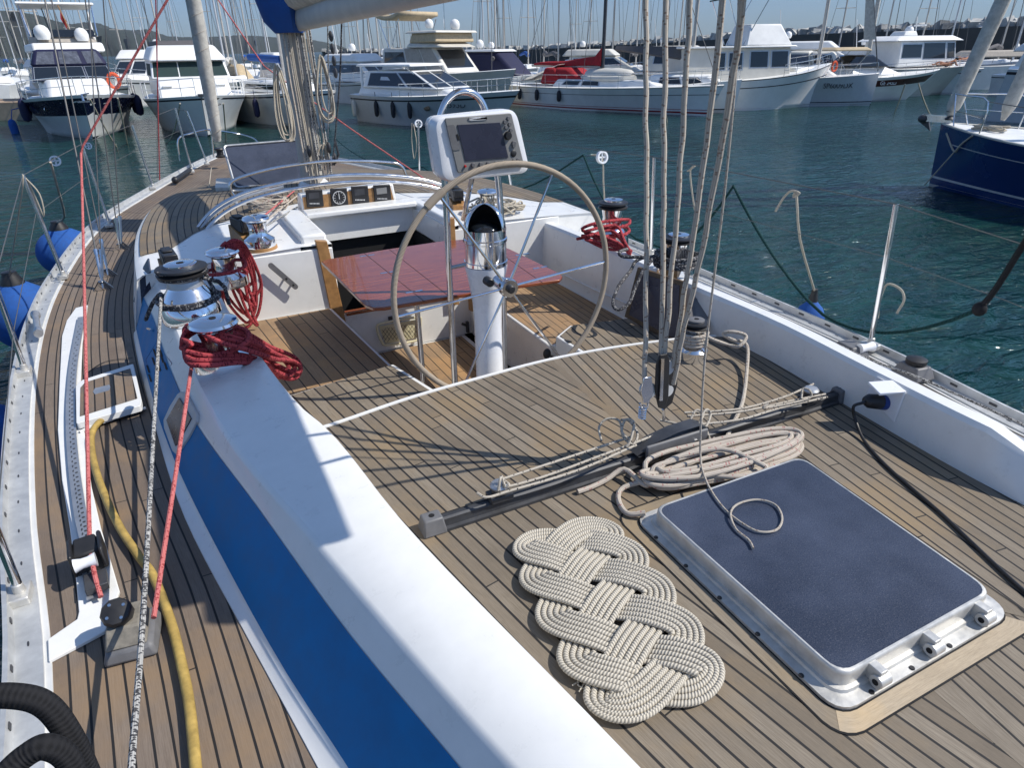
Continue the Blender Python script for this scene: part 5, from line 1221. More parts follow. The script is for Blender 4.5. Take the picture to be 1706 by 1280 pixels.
def windows(r, fr, specs, name='window', mat='glass'):
    for f,u0,u1,v0,v1,*sk in specs:
        mb = MB(); fr.win(mb, f, u0, u1, v0, v1, *(sk or [0])); w_ = obj(name, mb, M[mat], r, local=True)
        if mat == 'glass': mb = MB(); fr.win(mb, f, u0-.012, u1+.012, v0-.035, v1+.035, (sk or [0])[0], .007); obj('window_frame', mb, M['alu'], r if r.parent is None else r, local=True)
def railing(r, S_, ts, h=.6, mat='steel', r0=.014, sides=(1,-1), lean=0, name='rail'):
    mb = MB()
    for sg in sides:
        T = [S_(t, sg, -.04, h) for t in ts]; mb.tube(T, r0, 6, k=2); mb.tube([p-Vector((0,0,h*.5)) for p in T], r0*.7, 5, k=2)
        for t in ts: mb.tube([S_(t,sg,-.04,0), S_(t,sg,-.04,h)], r0*.9, 5)
    if len(sides) == 2 and ts[-1] > .97: mb.tube([S_(ts[-1],1,-.04,h), S_(ts[-1],-1,-.04,h)], r0, 6)
    return obj(name, mb, M[mat], r, local=True)
def W(r, p):  # local to world
    return Matrix.Translation(r.location) @ Matrix.Rotation(r.rotation_euler.z,4,'Z') @ Vector(p)
def fend(r, p, label, group, h=.32, rad=.10, mat='rubber'):
    c = W(r, p); f = tag(obj('fender', MB().lathe([(.01,-h),(rad*.8,-h*.85),(rad,-h*.5),(rad,h*.5),(rad*.7,h*.85),(.03,h)], c=c, seg=12).tube([c+Vector((0,0,h)), c+Vector((0,0,h+.35))], .012, 5), M[mat]), label, 'fender', group); return f
def domes(r, pts, mat='white'):
    for (x,y,z,rad) in pts:
        obj('radar_dome', MB().lathe([(rad*.75,-rad*.9),(rad*.95,-rad*.5),(rad,0),(rad*.85,rad*.5),(rad*.5,rad*.85),(.01,rad)], c=(x,y,z), seg=16), M[mat], r, local=True)
def text(r, s, p, size, mat, name='lettering', rz=0, mirror=False):
    cu = bpy.data.curves.new(name, 'FONT'); cu.body = s; cu.size = size; cu.extrude = .004; cu.align_x = 'CENTER'
    to = bpy.data.objects.new('tmp', cu); COL.objects.link(to); dg = bpy.context.evaluated_depsgraph_get(); me = bpy.data.meshes.new_from_object(to.evaluated_get(dg))
    bpy.data.objects.remove(to); me.materials.clear(); me.materials.append(M[mat]); o = bpy.data.objects.new(name, me); COL.objects.link(o)
    o.parent = r; o.location = p; o.rotation_euler = (R(90), 0, rz); return o
def lin(r, name, pts, rad, mat='wire', seg=6): return obj(name, MB().tube(pts, rad, seg), M[mat], r, local=True)

struct('water', MB().add([(-6000,-6000,0),(6000,-6000,0),(6000,9000,0),(-6000,9000,0)], [(0,1,2,3)]), M['water'])
# ---- hills across the bay
def hill(name, prof, dist, depth):
    rows = []
    rr = random.Random(len(prof))
    pts = []
    for i in range(len(prof)-1):
        (x0,y0),(x1,y1) = prof[i], prof[i+1]
        for k in range(8): t = k/8; pts.append((x0+(x1-x0)*t, y0+(y1-y0)*t + rr.uniform(-.7,.7)))
    pts.append(prof[-1]); base_, top, back = [], [], []
    for x, y in pts:
        d = ray(x, y); k = dist/math.hypot(d.x, d.y); p = CP + d*k; dd = Vector((d.x,d.y,0)).normalized()
        base_.append(Vector((p.x,p.y,-5)) - dd*depth); m1 = Vector((p.x,p.y,p.z*.55)) - dd*depth*.45 + Vector((rr.uniform(-20,20),rr.uniform(-20,20),rr.uniform(-4,4)))
        rows.append([base_[-1], m1, p, Vector((p.x,p.y,-5))+dd*depth])
    struct(name, MB().grid([r_[::-1] for r_ in rows]), M['hill'], sharp=180)
hill('hills', [(-260,40),(-120,22),(-40,16),(20,17),(60,24),(100,36),(135,43),(170,47),(215,53),(250,60),(300,70),(330,76),(420,93)], 2600, 900)
hill('hills', [(60,60),(110,42),(140,36),(165,38),(185,46),(215,50),(245,48),(280,60),(330,62),(370,60),(400,58),(430,60),(480,62),(520,66),(560,74),(600,88),(640,96)], 4200, 900)
# ---- breakwater with rocks on top
bw = root('breakwater', tuple(A(1300,128,0)), 'long dark concrete breakwater wall behind the boats with pale rocks along its top', 'breakwater')
bpts = []
for x, y, d in ((540,89,190),(700,86,165),(860,83,145),(1100,71,118),(1300,59,102),(1500,51,92),(1720,42,84),(1900,37,80)):
    q = ray(x,y); k = d/math.hypot(q.x,q.y); p = CP + q*k; bpts.append(p)
bs = smooth(bpts, 6)
mb = MB(); rows = []
for i, p in enumerate(bs):
    dd = Vector((p.x,p.y,0)).normalized(); top = max(p.z, 2.6); rows.append([Vector((p.x,p.y,-1)), Vector((p.x,p.y,top)), Vector((p.x,p.y,top))+dd*1.2, Vector((p.x,p.y,top-1))+dd*1.21, Vector((p.x,p.y,-1))+dd*3])
obj('wall', mb.grid(rows), M['bwall'], bw, sharp=30)
rk = MB(); rr = random.Random(4)
for i in range(len(bs)-1):
    for k in range(34):
        p = bs[i].lerp(bs[i+1], rr.random()); dd = Vector((p.x,p.y,0)).normalized(); s_ = rr.uniform(.25,.75); c = Vector((p.x,p.y,max(p.z,2.6)-.35+rr.uniform(0,.55))) + dd*rr.uniform(1.4,5)
        Mx = Matrix.Translation(c) @ Matrix.Rotation(rr.random()*6,4,'Z') @ Matrix.Rotation(rr.random()*3,4,'X')
        rk.hexa([Mx @ Vector((a*s_*rr.uniform(.6,1),b*s_*rr.uniform(.6,1),c_*s_*rr.uniform(.5,.9))) for c_ in (-1,1) for a,b in ((-1,-1),(1,-1),(1,1),(-1,1))])
o = obj('rocks', rk, M['rock'], bw, sharp=20); o['kind'] = 'stuff'
# ---- quay on the left
def quay(name, pl, z, label):
    q = root(name, tuple(pl[0]), label, 'quay'); top = [Vector((p.x,p.y,z)) for p in pl]
    obj('quay_wall', MB().prism(top, z+.6), M['concrete'], q); obj('paving', MB().prism([p+Vector((0,0,.06)) for p in top], .055), plain('quay_top', (.42,.31,.22), .85, var=.2), q); return q
qa = A(-260,207,0); qb = A(100,198,0); dn = Vector((ray(80,200).x, ray(80,200).y, 0)).normalized()
quay('quay', [qa, qb, qb+dn*4, qa+dn*4], .78, 'pale concrete quay at the left edge between the motor boats')
c = A(26,222,.0); 
thing('mooring_buoy', MB().lathe([(.05,-.3),(.15,-.2),(.16,.35),(.12,.5),(.04,.56)], c=c, seg=16).tube([c+Vector((0,0,.5)), c+Vector((.1,.3,.9)), c+Vector((1.2,.8,1.1))], .02, 6), M['fender'], 'small blue cylinder fender hanging in the water by the quay', 'fender')

# ---- B: white motor boat, navy canvas, bow towards us
r = boat_at('motor_boat', 158, 236, 1, 'white motor boat with navy canopy and navy hull band, bow towards us', 'motor boat', L=9.5)
h, S_, P = hullb(r, 9.5, 4.15, 1.25, 1.62, 'white', over=.12, wlf=.78, p=3.2, bands=(('hull_band', .55, .93, 'navyhull', 0, 1), ('boot_stripe', -.2, .05, 'navyhull', 0, 1)))
for sg in (1,-1):
    p = P(.82,.74,sg,.02); obj('porthole', MB().lathe([(.10,-.02),(.12,0),(.10,.02)], M=Matrix.Translation(p) @ Matrix.Rotation(R(-sg*90+sg*15),4,'X') @ Matrix.Rotation(0,4,'Y') @ Matrix.Diagonal((1.4,.7,1,1)), seg=14), M['steel'], h, local=True)
f = Fr(3.2,7.9,1.5,1.35, 3.2,6.6,1.25,2.05, 1.1,1.0); cabin(r, f, bev=.15)
f2 = Fr(2.2,5.6,1.6,2.0, 2.2,4.7,1.5,2.52, 1.45,1.35); cabin(r, f2, 'navyhull', .04, 'windscreen')
windows(r, f2, [('F',.03,.31,.1,.92), ('F',.35,.64,.1,.92), ('F',.68,.97,.1,.92), ('R',.3,.97,.1,.9), ('L',.3,.97,.1,.9)])
f3 = Fr(1.2,4.7,1.5,2.52, 1.3,4.2,1.25,3.14, 1.38,1.12); cv = cabin(r, f3, 'navy', .12, 'canopy')
windows(cv, f3, [('F',.06,.30,.12,.86), ('F',.37,.66,.12,.86), ('F',.73,.95,.12,.86), ('R',.5,.92,.15,.85), ('L',.5,.92,.15,.85)], 'clear_panel', 'clear')
railing(r, S_, [.35,.5,.63,.75,.86,.94,.985], .62)
obj('anchor', MB().tube([S_(.98,1)+Vector((-.2,0,.02)), S_(1)+Vector((.25,0,.0)), S_(1)+Vector((.3,0,-.2))], .04,8).cbox(S_(1)+Vector((.2,0,-.22)), .08,.4,.06), M['steel'], r, local=True)
c = W(r, (6.0,1.35,1.95)); tag(obj('lifebuoy', MB().tube([c+Vector((.0,.05*0,0))+Matrix.Rotation(r.rotation_euler.z,3,'Z') @ Vector((0,.20*math.cos(a),.26*math.sin(a))) for a in frange(0,2*math.pi*19/20,20)], .07, 8, True), M['orange']), 'orange horseshoe lifebuoy on the rail of the navy canopy motor boat', 'lifebuoy')
for sg,x in ((1,6.2),(-1,6.2),(1,5.0),(-1,4.9)):
    fend(r, (x,sg*(2.0),1.0), 'dark blue fender on the %s %s of the navy canopy motor boat' % ('left' if sg < 0 else 'right', 'bow' if x > 6 else 'side'), 'dark fenders of the motor boats', .42, .17, 'navy')
rB = r
# ---- B2: big flybridge yacht behind it
r = boat_at('motor_yacht', 158, 207, 2, 'large white flybridge yacht with radar dome behind the navy canopy boat', 'motor yacht', L=13)
h, S_, P = hullb(r, 13, 4.1, 1.5, 2.1, 'white', over=.12, wlf=.75)
f = Fr(2,9.0,1.75,1.6, 2,7.6,1.65,3.05, 1.4,1.3); cabin(r, f, bev=.08); windows(r, f, [('F',.05,.95,.35,.9),('R',.2,.95,.35,.9),('L',.2,.95,.35,.9)])
f = Fr(1.2,7.9,2.0,3.05, 1.2,7.6,1.95,3.48, 1.6,1.55); cabin(r, f, bev=.1, name='flybridge')
f = Fr(2,7.0,1.7,3.48, 2,6.7,1.6,3.85, 1.3,1.2); cabin(r, f, 'beige', .08, 'flybridge_cover')
f = Fr(6.6,6.9,1.4,3.75, 6.5,6.7,1.35,4.1); cabin(r, f, 'glass', .02, 'wind_deflector')
domes(r, ((7.1,-.95,3.95,.36),(7.0,.75,3.85,.33)))
mb = MB(); mb.hexa(Fr(.8,6.2,1.75,5.25, .9,6.1,1.7,5.36).b + Fr(.8,6.2,1.75,5.25, .9,6.1,1.7,5.36).t); ht = obj('hardtop', mb, M['white'], r, local=True, bev=.05)
for sg in (1,-1): lin(r, 'hardtop_leg', [(2.2,sg*1.6,3.5),(1.8,sg*1.6,5.3)], .05, 'white'); lin(r, 'hardtop_leg', [(6.4,sg*1.5,3.8),(5.9,sg*1.6,5.3)], .035, 'steel')
lin(r, 'mast_pole', [(5.5,.2,4.0),(5.3,.2,7.5)], .05, 'white')
lin(r, 'flag_staff', [(6.4,.35,3.9),(6.2,.1,5.2)], .03, 'wood'); obj('flag', MB().prism([L3(6.3,.12,4.9), L3(6.2,.30,4.5), L3(6.2,.22,4.1), L3(6.3,.05,4.6)], .02, (1,0,0)), M['red'], r, local=True)
railing(r, S_, [.4,.55,.7,.85,.95,.985], .7)
# ---- A: yacht cut by the left edge
r = boat_at('motor_yacht', -20, 200, 40, 'white flybridge yacht with beige curtains at the left picture edge', 'motor yacht', L=11)
h, S_, P = hullb(r, 11, 3.9, 1.3, 1.7, 'white', over=.1, wlf=.8)
f = Fr(1.0,8,1.8,1.3, 1.0,6.5,1.6,2.75, 1.3,1.2); cabin(r, f, bev=.1); windows(r, f, [('L',.1,.5,.3,.95),('L',.55,.9,.4,.9),('R',.1,.9,.4,.9),('F',.1,.9,.3,.9)], 'curtain', 'beige')
f = Fr(.4,6.8,1.9,2.75, .6,6.4,1.8,3.15, 1.4,1.3); cabin(r, f, bev=.1, name='flybridge'); domes(r, ((2.0,.8,3.55,.36),(4,-.6,3.5,.25)))
railing(r, S_, [.2,.4,.55,.7,.85,.97], .65)
# ---- C: white flybridge motor boat, bow towards us
r = boat_at('motor_boat', 350, 231, 3, 'white wooden style motor boat with green curtained windows, bow towards us', 'motor boat', L=10)
h, S_, P = hullb(r, 10, 4.0, 1.2, 1.5, 'white', over=.09, wlf=.80, p=3.4, bands=(('boot_stripe', -.2, .04, 'navyhull', 0, 1), ('rub_rail', .90, .94, 'rubber', 0, 1)))
f = Fr(2,7.6,1.65,1.3, 2,6.6,1.6,2.05, 1.35,1.3); cabin(r, f, bev=.08)
f = Fr(1.6,6.3,1.66,2.0, 1.6,5.7,1.6,2.64, 1.5,1.4); cabin(r, f, 'white', .05, 'wheelhouse'); windows(r, f, [('F',.03,.345,.10,.93),('F',.36,.64,.10,.93),('F',.655,.97,.10,.93),('R',.3,.95,.15,.85),('L',.3,.95,.15,.85)], 'window', 'greencv')
f = Fr(1.2,6.1,1.68,2.64, 1.2,5.2,1.4,3.22, 1.5,1.15); cabin(r, f, 'white', .1, 'flybridge')
f = Fr(1.6,4.8,1.3,3.22, 1.8,4.6,1.25,3.40, 1.05,1.0); cabin(r, f, 'greycv', .05, 'flybridge_cover')
railing(r, S_, [.35,.48,.6,.72,.84,.94,.985], .6, 'white', .018)
obj('anchor_roller', MB().cbox(S_(1)+Vector((.05,0,.02)), .5,.22,.08).tube([S_(1)+Vector((.1,.4,-.1)), S_(1)+Vector((.1,.45,-.35)), S_(1)+Vector((.05,.6,-.3))], .03, 6), M['dgrey'], r, local=True)
obj('deck_seat', MB().cbox((7.0,1.0,1.75), .35,.35,.04).tube([(7,1,1.4),(7,1,1.75)], .02,6).cbox((7.0,-1.0,1.75), .35,.35,.04).tube([(7,-1,1.4),(7,-1,1.75)], .02,6), M['white'], r, local=True)
# ---- D: sailing boat, bow towards us, behind the mast
r = boat_at('sailing_boat', 560, 216, 26, 'round sided white sailing boat half hidden behind the mast', 'sailing boat', L=10)
h, S_, P = hullb(r, 10, 3.4, 1.2, 1.5, 'white', over=.06, wlf=.8, p=2.6, bands=(('cove_stripe', .88, .92, 'navyhull', 0, 1), ('boot_stripe', -.2, .03, 'navyhull', 0, 1)))
f = Fr(3,7.4,1.2,1.3, 3.1,6.9,1.0,1.75, .8,.65); cabin(r, f, bev=.08); windows(r, f, [('R',.1,.9,.3,.7),('L',.1,.9,.3,.7)])
railing(r, S_, [.1,.3,.5,.7,.85,.98], .6); lin(r, 'mast', [(5.6,0,1.7),(5.5,0,13)], .08, 'mastalu', 8); lin(r, 'boom', [(5.5,0,2.6),(1.8,0,2.7)], .16, 'canvasblue', 8)
fend(r, (6.2,-1.75,.75), 'dark blue fender on the round sided sailing boat left of the mast', 'dark fenders of the motor boats', .38, .13, 'navy')
r = boat_at('covered_boat', 430, 165, 20, 'boat under a tan canvas cover behind the white motor boat', 'boat', L=8)
hullb(r, 8, 2.9, 1.0, 1.3, 'offwhite'); f = Fr(.5,6.8,1.3,1.0, 1.5,5.5,.6,2.2, .7,.3); cabin(r, f, 'tan', .2, 'canvas_cover'); lin(r,'mast',[(3.5,0,1.6),(3.5,0,12)],.07,'mastalu')
# ---- E: white sports cruiser, side on
r, L = boat('sports_cruiser', (628,198), (872,218), 'white open sports cruiser with three black fenders, left of the plotter', 'motor boat')
L *= .98
h, S_, P = hullb(r, L, 3.3, 1.15, 1.45, 'greyhull', over=.13, wlf=.8, p=2.4, deck='white', bands=(('rubbing_strake', .83, .88, 'rubber', 0, 1), ('boot_stripe', -.2, .04, 'navyhull', 0, 1)))
f = Fr(.6,L*.72,1.45,1.12, .7,L*.60,1.3,1.5, .7,.55); cabin(r, f, bev=.12)
f = Fr(.9,L*.60,1.35,1.45, 1.2,L*.42,1.15,2.12, 1.0,.85); ws = cabin(r, f, 'white', .05, 'windscreen'); windows(ws, f, [('R',.08,.62,.12,.86,.0),('R',.66,.97,.12,.86),('F',.05,.47,.1,.9),('F',.53,.95,.1,.9),('L',.1,.95,.1,.9)])
f = Fr(.5,L*.43,1.3,2.28, .6,L*.42,1.25,2.38, 1.0,.95); cabin(r, f, 'white', .04, 'hardtop')
for sg in (1,-1): lin(r, 'hardtop_frame', [(.8,sg*1.25,1.4),(.8,sg*1.2,2.3)], .06, 'white'); lin(r, 'hardtop_frame', [(L*.44,sg*.9,2.0),(L*.38,sg*1.0,2.32)], .03, 'steel')
railing(r, S_, [.42,.5,.58,.66,.74,.82,.9,.97], .48)
p = P(.60,.62,-1,.02); obj('porthole', MB().lathe([(.12,0),(.12,.02)], M=Matrix.Translation(p) @ Matrix.Rotation(R(90),4,'X') @ Matrix.Diagonal((1.5,.9,1,1)), seg=14), M['glass'], h, local=True)
p = P(.76,.62,-1,.09); q = P(.86,.62,-1,.09); text(r, '3395D', p, .34, 'dgrey', rz=math.atan2(q[1]-p[1],q[0]-p[0]))
for i,t in enumerate((.24,.38,.50)):
    q = P(t,.55,-1,.12); fend(r, q, '%s black fender from the left on the white sports cruiser' % ('first','second','third')[i], 'black fenders of the sports cruiser', .33, .10)
q = P(.03,.5,-1,.15); fend(r, q, 'white fender hanging off the stern of the sports cruiser', None, .35, .11, 'offwhite')
rE = r
# ---- F: flybridge yacht with curtains behind
r, L = boat('motor_yacht', (660,168), (860,180), 'cream flybridge yacht with pale curtains and a beige sun top', 'motor yacht')
h, S_, P = hullb(r, L, 4.0, 1.6, 1.9, 'offwhite', over=.1)
f = Fr(1.0,L*.62,1.7,1.7, 1.2,L*.5,1.6,3.0, 1.3,1.2); cabin(r, f, 'offwhite', .1); windows(r, f, [('R',.45,.72,.02,.97),('R',.74,.97,.02,.97)], 'curtain', 'beige'); windows(r, f, [('R',.05,.42,.4,.85),('F',.1,.9,.2,.9)])
f = Fr(L*.32,L*.60,1.6,3.0, L*.34,L*.52,1.5,3.25, 1.3,1.2); cabin(r, f, 'offwhite', .08, 'flybridge')
f = Fr(L*.34,L*.56,1.5,3.25, L*.36,L*.55,1.4,3.75); cabin(r, f, 'tan', .08, 'radar_arch_panel'); f = Fr(L*.32,L*.58,1.6,3.72, L*.34,L*.57,1.5,3.84); cabin(r, f, 'offwhite', .04, 'radar_arch')
domes(r, ((L*.42,-.6,4.2,.25),(L*.50,.6,4.15,.28))); lin(r, 'light_mast', [(L*.48,0,3.8),(L*.48,0,5.2)], .04, 'steel')
mb = MB().grid([[(x, y, 4.55+.12*math.cos(x*2)) for y in (-1.4,0,1.4)] for x in frange(.6, L*.28, 8)]); o_ = obj('sun_top', mb, M['tan'], r, local=True); sm = o_.modifiers.new('t','SOLIDIFY'); sm.thickness = .22
for y in (-1.4,1.4): lin(r, 'top_frame', [(.8,y,4.5),(1.6,y,3.0)], .03, 'steel'); lin(r, 'top_frame', [(L*.26,y,4.5),(1.8,y,3.0)], .03, 'steel')
# ---- G: navy canopy boat between
r = boat_at('motor_boat', 895, 165, 45, 'small motor boat with a dark blue canopy left of the red sail cover', 'motor boat', L=7)
hullb(r, 7, 2.9, 1.2, 1.4, 'white'); f = Fr(.5,6,1.3,1.3, .8,4.0,1.15,2.75, .8,.8); cabin(r, f, 'navy', .2, 'canopy'); f = Fr(.7,4.2,1.25,2.72, .9,3.9,1.15,2.86, 1,.9); cabin(r, f, 'white', .05, 'hardtop'); domes(r, ((1.6,0,3.2,.25),(2.4,.3,3.1,.2)))
# ---- H: sailing boat with red covers, side on
r, L = boat('sailing_boat', (866,172), (1200,195), 'white sailing boat with red sail cover, red sprayhood and upturned dinghy', 'sailing boat')
h, S_, P = hullb(r, L, 3.3, 1.05, 1.30, 'white', over=.05, wlf=.86, p=2.0, bands=(('red_waterline', .07, .13, 'red', 0, 1), ('red_waterline', .19, .21, 'red', 0, 1), ('cove_stripe', .70, .72, 'dgrey', 0, 1), ('gunwale', .95, 1.0, 'offwhite', 0, 1)))
f = Fr(L*.28,L*.78,1.15,1.05, L*.30,L*.70,.95,1.42, .45,.35); ch = cabin(r, f, bev=.08); windows(ch, f, [('R',.10,.26,.3,.8,.02),('R',.30,.46,.3,.8,.02)])
f = Fr(L*.20,L*.33,1.0,1.15, L*.22,L*.27,.9,1.95, .9,.8); cabin(r, f, 'redcloth', .12, 'sprayhood'); f = Fr(L*.26,L*.42,.9,1.4, L*.25,L*.33,.8,1.95, .8,.6); cabin(r, f, 'redcloth', .15, 'sprayhood')
mp_ = (L*.47,0,1.3); lin(r, 'mast', [mp_, (L*.475,0,14)], .09, 'dgrey', 10)
rows = [[(L*(.47-.37*k/9), y, z0+dz) for y, dz in ((-.14,0),(-.10,.28*(1-k/12)),(0,.42*(1-k/11)),(.10,.28*(1-k/12)),(.14,0),(0,-.05))] for k, z0 in ((k, 2.05+.03*math.sin(k)) for k in range(10))]
rows[0] = [(x, y, z + (.5 if i in (1,2,3) else 0)) for i,(x,y,z) in enumerate(rows[0])]
obj('sail_cover', MB().grid([q[::-1] for q in rows], closed=True), M['redcloth'], r, local=True); lin(r, 'boom', [(L*.46,0,1.98),(L*.08,0,2.02)], .07, 'mastalu')
obj('awning', MB().prism([L3(L*.28,.5,2.15), L3(L*.14,.7,1.45), L3(L*.05,.6,1.25), L3(L*.05,-.6,1.25), L3(L*.14,-.8,1.4), L3(L*.28,-.6,2.1)], .02), M['sailgrey'], r, local=True)
dg = MB().grid([[(x, .55*math.cos(a)*w_, 1.45+.02*x+.36*math.sin(a)*w_) for a in frange(0, math.pi, 9)] for x, w_ in ((L*.40,.55),(L*.41,.9),(L*.5,1),(L*.56,.95),(L*.60,.75),(L*.62,.3))])
for sg in (1,-1): dg.tube([(L*.40,sg*.5,1.45),(L*.5,sg*.62,1.45),(L*.58,sg*.5,1.47),(L*.625,0,1.5)], .14, 8, k=4)
di = W(r,(L*.5,0,1.4)); dgy = obj('dinghy', dg, M['offwhite'], r, local=True); 
railing(r, S_, [.04,.16,.28,.4,.52,.64,.76,.88,.98], .6, r0=.010)
for i,t in enumerate((.13,.24,.37)): fend(r, P(t,.62,-1,.13), '%s black fender from the left on the sailing boat with red covers' % ('first','second','third')[i], 'black fenders of the red covered boat', .28, .11)
for sg in (1,-1): lin(r, 'shroud', [(L*.47,sg*1.5,1.15),(L*.475,0,12)], .012)
lin(r, 'forestay', [(L*.98,0,1.3),(L*.475,0,13)], .02); lin(r, 'backstay', [(.1,0,1.2),(L*.475,0,13.5)], .012)
# ---- I: sailing boat bow poking out behind the mainsheet
r, L = boat('sailing_boat', (1040,181), (1215,188), 'white sailing boat behind the mainsheet with black lines at its waterline', 'sailing boat')
h, S_, P = hullb(r, L+.4, 3.3, 1.15, 1.45, 'white', over=.03, wlf=.86, p=2.0, bands=(('boot_stripe', .10, .14, 'rubber', 0, 1), ('boot_stripe', -.2, .05, 'rubber', 0, 1)))
f = Fr(1.5,L*.95,1.2,1.1, 1.8,L*.8,1.0,1.65, .5,.4); cabin(r, f, bev=.1); windows(r, f, [('R',.55,.8,.3,.8),('R',.2,.5,.3,.8)])
lin(r, 'mast', [(L*.62,0,1.5),(L*.62,0,13)], .09, 'mastalu', 8); railing(r, S_, [.1,.3,.5,.7,.85,.97], .6, r0=.01)
fend(r, P(.70,.6,-1,.13), 'black fender on the white hull seen between the mainsheet falls', None, .3, .12)
rows = [[(L*.6-.5*k, y, 2.3+.06*k+dz) for y, dz in ((-.14,0),(0,.55*(1-k/11)),(.14,0),(0,-.08))] for k in range(9)]
obj('sail_cover', MB().grid([q[::-1] for q in rows], closed=True), M['greycv'], r, local=True)
# ---- J: trawler yacht
r, L = boat('trawler_yacht', (1165,181), (1342,177), 'white trawler yacht with wheelhouse and high white flybridge canvas', 'motor yacht')
L += 1.0
h, S_, P = hullb(r, L, 3.9, 1.35, 2.0, 'white', over=.12, wlf=.82, p=2.2, bands=(('rub_rail', .72, .75, 'dgrey', 0, 1), ('rub_rail', .97, 1.0, 'dgrey', 0, 1), ('boot_stripe', -.2, .06, 'navyhull', 0, 1)))
f = Fr(-1.5,L*.60,1.5,1.35, -1.5,L*.58,1.4,2.75, 1.2,1.1); cabin(r, f, 'offwhite', .05); windows(r, f, [('R',.30,.38,.35,.85),('R',.42,.54,.35,.85),('R',.62,.78,.40,.88),('R',.82,.97,.40,.88),('F',.05,.33,.45,.9),('F',.37,.63,.45,.9),('F',.67,.95,.45,.9)])
f = Fr(-1.7,L*.62,1.6,2.75, -1.7,L*.60,1.6,2.83, 1.3,1.3); cabin(r, f, 'white', .03, 'roof')
f = Fr(L*.22,L*.58,1.4,2.83, L*.26,L*.50,1.0,3.75, 1.2,.8); cabin(r, f, 'white', .06, 'flybridge_canvas')
f = Fr(L*.66,L*.86,.9,1.6, L*.66,L*.84,.8,1.85, .5,.45); cabin(r, f, 'white', .05, 'trunk')
mb = MB().grid([[(x, y, 4.9+.12*math.cos((x-L*.25)*2.2)) for y in (-1.1,0,1.1)] for x in frange(L*.05, L*.38, 8)]); o_ = obj('sun_top', mb, M['greencv'], r, local=True); sm = o_.modifiers.new('t','SOLIDIFY'); sm.thickness = .06
for y in (-1.1,1.1): lin(r, 'top_frame', [(L*.07,y,4.85),(L*.2,y,2.9)], .025, 'steel'); lin(r, 'top_frame', [(L*.37,y,4.85),(L*.22,y,2.9)], .025, 'steel')
lin(r, 'mast', [(L*.12,0,2.8),(L*.02,0,7)], .07, 'white'); railing(r, S_, [.5,.6,.7,.8,.9,.98], .5)
obj('anchor', MB().cbox(S_(1)+Vector((.15,0,.05)), .6,.12,.10).cbox(S_(1)+Vector((.4,0,.12)), .25,.3,.05, ry=.6), M['dgrey'], r, local=True)
# ---- K: grey white sailing boat with number
r, L = boat('sailing_boat', (1345,174), (1453,176), 'pale grey sailing boat with registration letters on its bow', 'sailing boat')
ex = 3.0; r.location = r.location - Matrix.Rotation(r.rotation_euler.z,3,'Z') @ Vector((ex,0,0)); WL[r.name] = Vector(r.location)
L += ex; h, S_, P = hullb(r, L, 3.4, 1.35, 1.5, 'greyhull', over=.015, wlf=.86, p=1.9, bands=(('boot_stripe', .12, .15, 'navyhull', 0, 1), ('boot_stripe', -.2, .07, 'navyhull', 0, 1)))
p = P(.72,.62,-1,.08); q = P(.84,.62,-1,.08); text(r, 'SP6009DX', (p[0],p[1],p[2]), .34, 'dgrey', rz=math.atan2(q[1]-p[1],q[0]-p[0]))
f = Fr(1,L*.7,1.2,1.35, 1.2,L*.6,1.0,1.7, .4,.3); cabin(r, f, bev=.08)
lin(r, 'mast', [(L*.52,0,1.5),(L*.5,0,13)], .09, 'mastalu', 8); p0, p1 = L3(L*.985,0,1.6), L3(L*.5,0,12.5)
lin(r, 'forestay', [p0, p1], .03, 'dgrey'); sl = MB().prism([p0.lerp(p1,.13), p0.lerp(p1,.13)+L3(-.55,.05,.0), p0.lerp(p1,.5)+L3(-.08,0,0), p0.lerp(p1,.5)], .05, (0,1,0)); obj('furled_jib', sl, M['sailgrey'], r, local=True)
railing(r, S_, [.3,.5,.7,.85,.98], .5, r0=.01)
c = W(r, (L*.66,-1.0,1.85)); tag(obj('lifebuoy', MB().tube([c+Vector((.17*math.cos(a),0,.22*math.sin(a))) for a in frange(0,2*math.pi*15/16,16)], .05, 6, True), M['orange']), 'orange horseshoe lifebuoy on the pale grey sailing boat', 'lifebuoy')
# boat with sprayhood behind K
r, L = boat('sailing_boat', (1300,158), (1440,160), 'sailing boat with a cream sprayhood and bimini behind the registration letters', 'sailing boat')
hullb(r, L, 3.3, 1.2, 1.4, 'white'); f = Fr(L*.0,L*.36,1.4,1.3, L*.06,L*.3,1.2,2.5, 1.2,1.0); cabin(r, f, 'offwhite', .12, 'cockpit_tent'); windows(r, f, [('R',.1,.9,.4,.85)], 'clear_panel', 'clear')
f = Fr(L*.36,L*.70,1.3,1.3, L*.30,L*.56,1.1,2.45, 1.0,.8); cabin(r, f, 'offwhite', .15, 'sprayhood'); windows(r, f, [('R',.1,.45,.45,.85),('R',.5,.85,.4,.85),('F',.1,.9,.3,.8)])
lin(r, 'mast', [(L*.95,0,1.4),(L*.9,0,12)], .12, 'sailgrey', 8); 
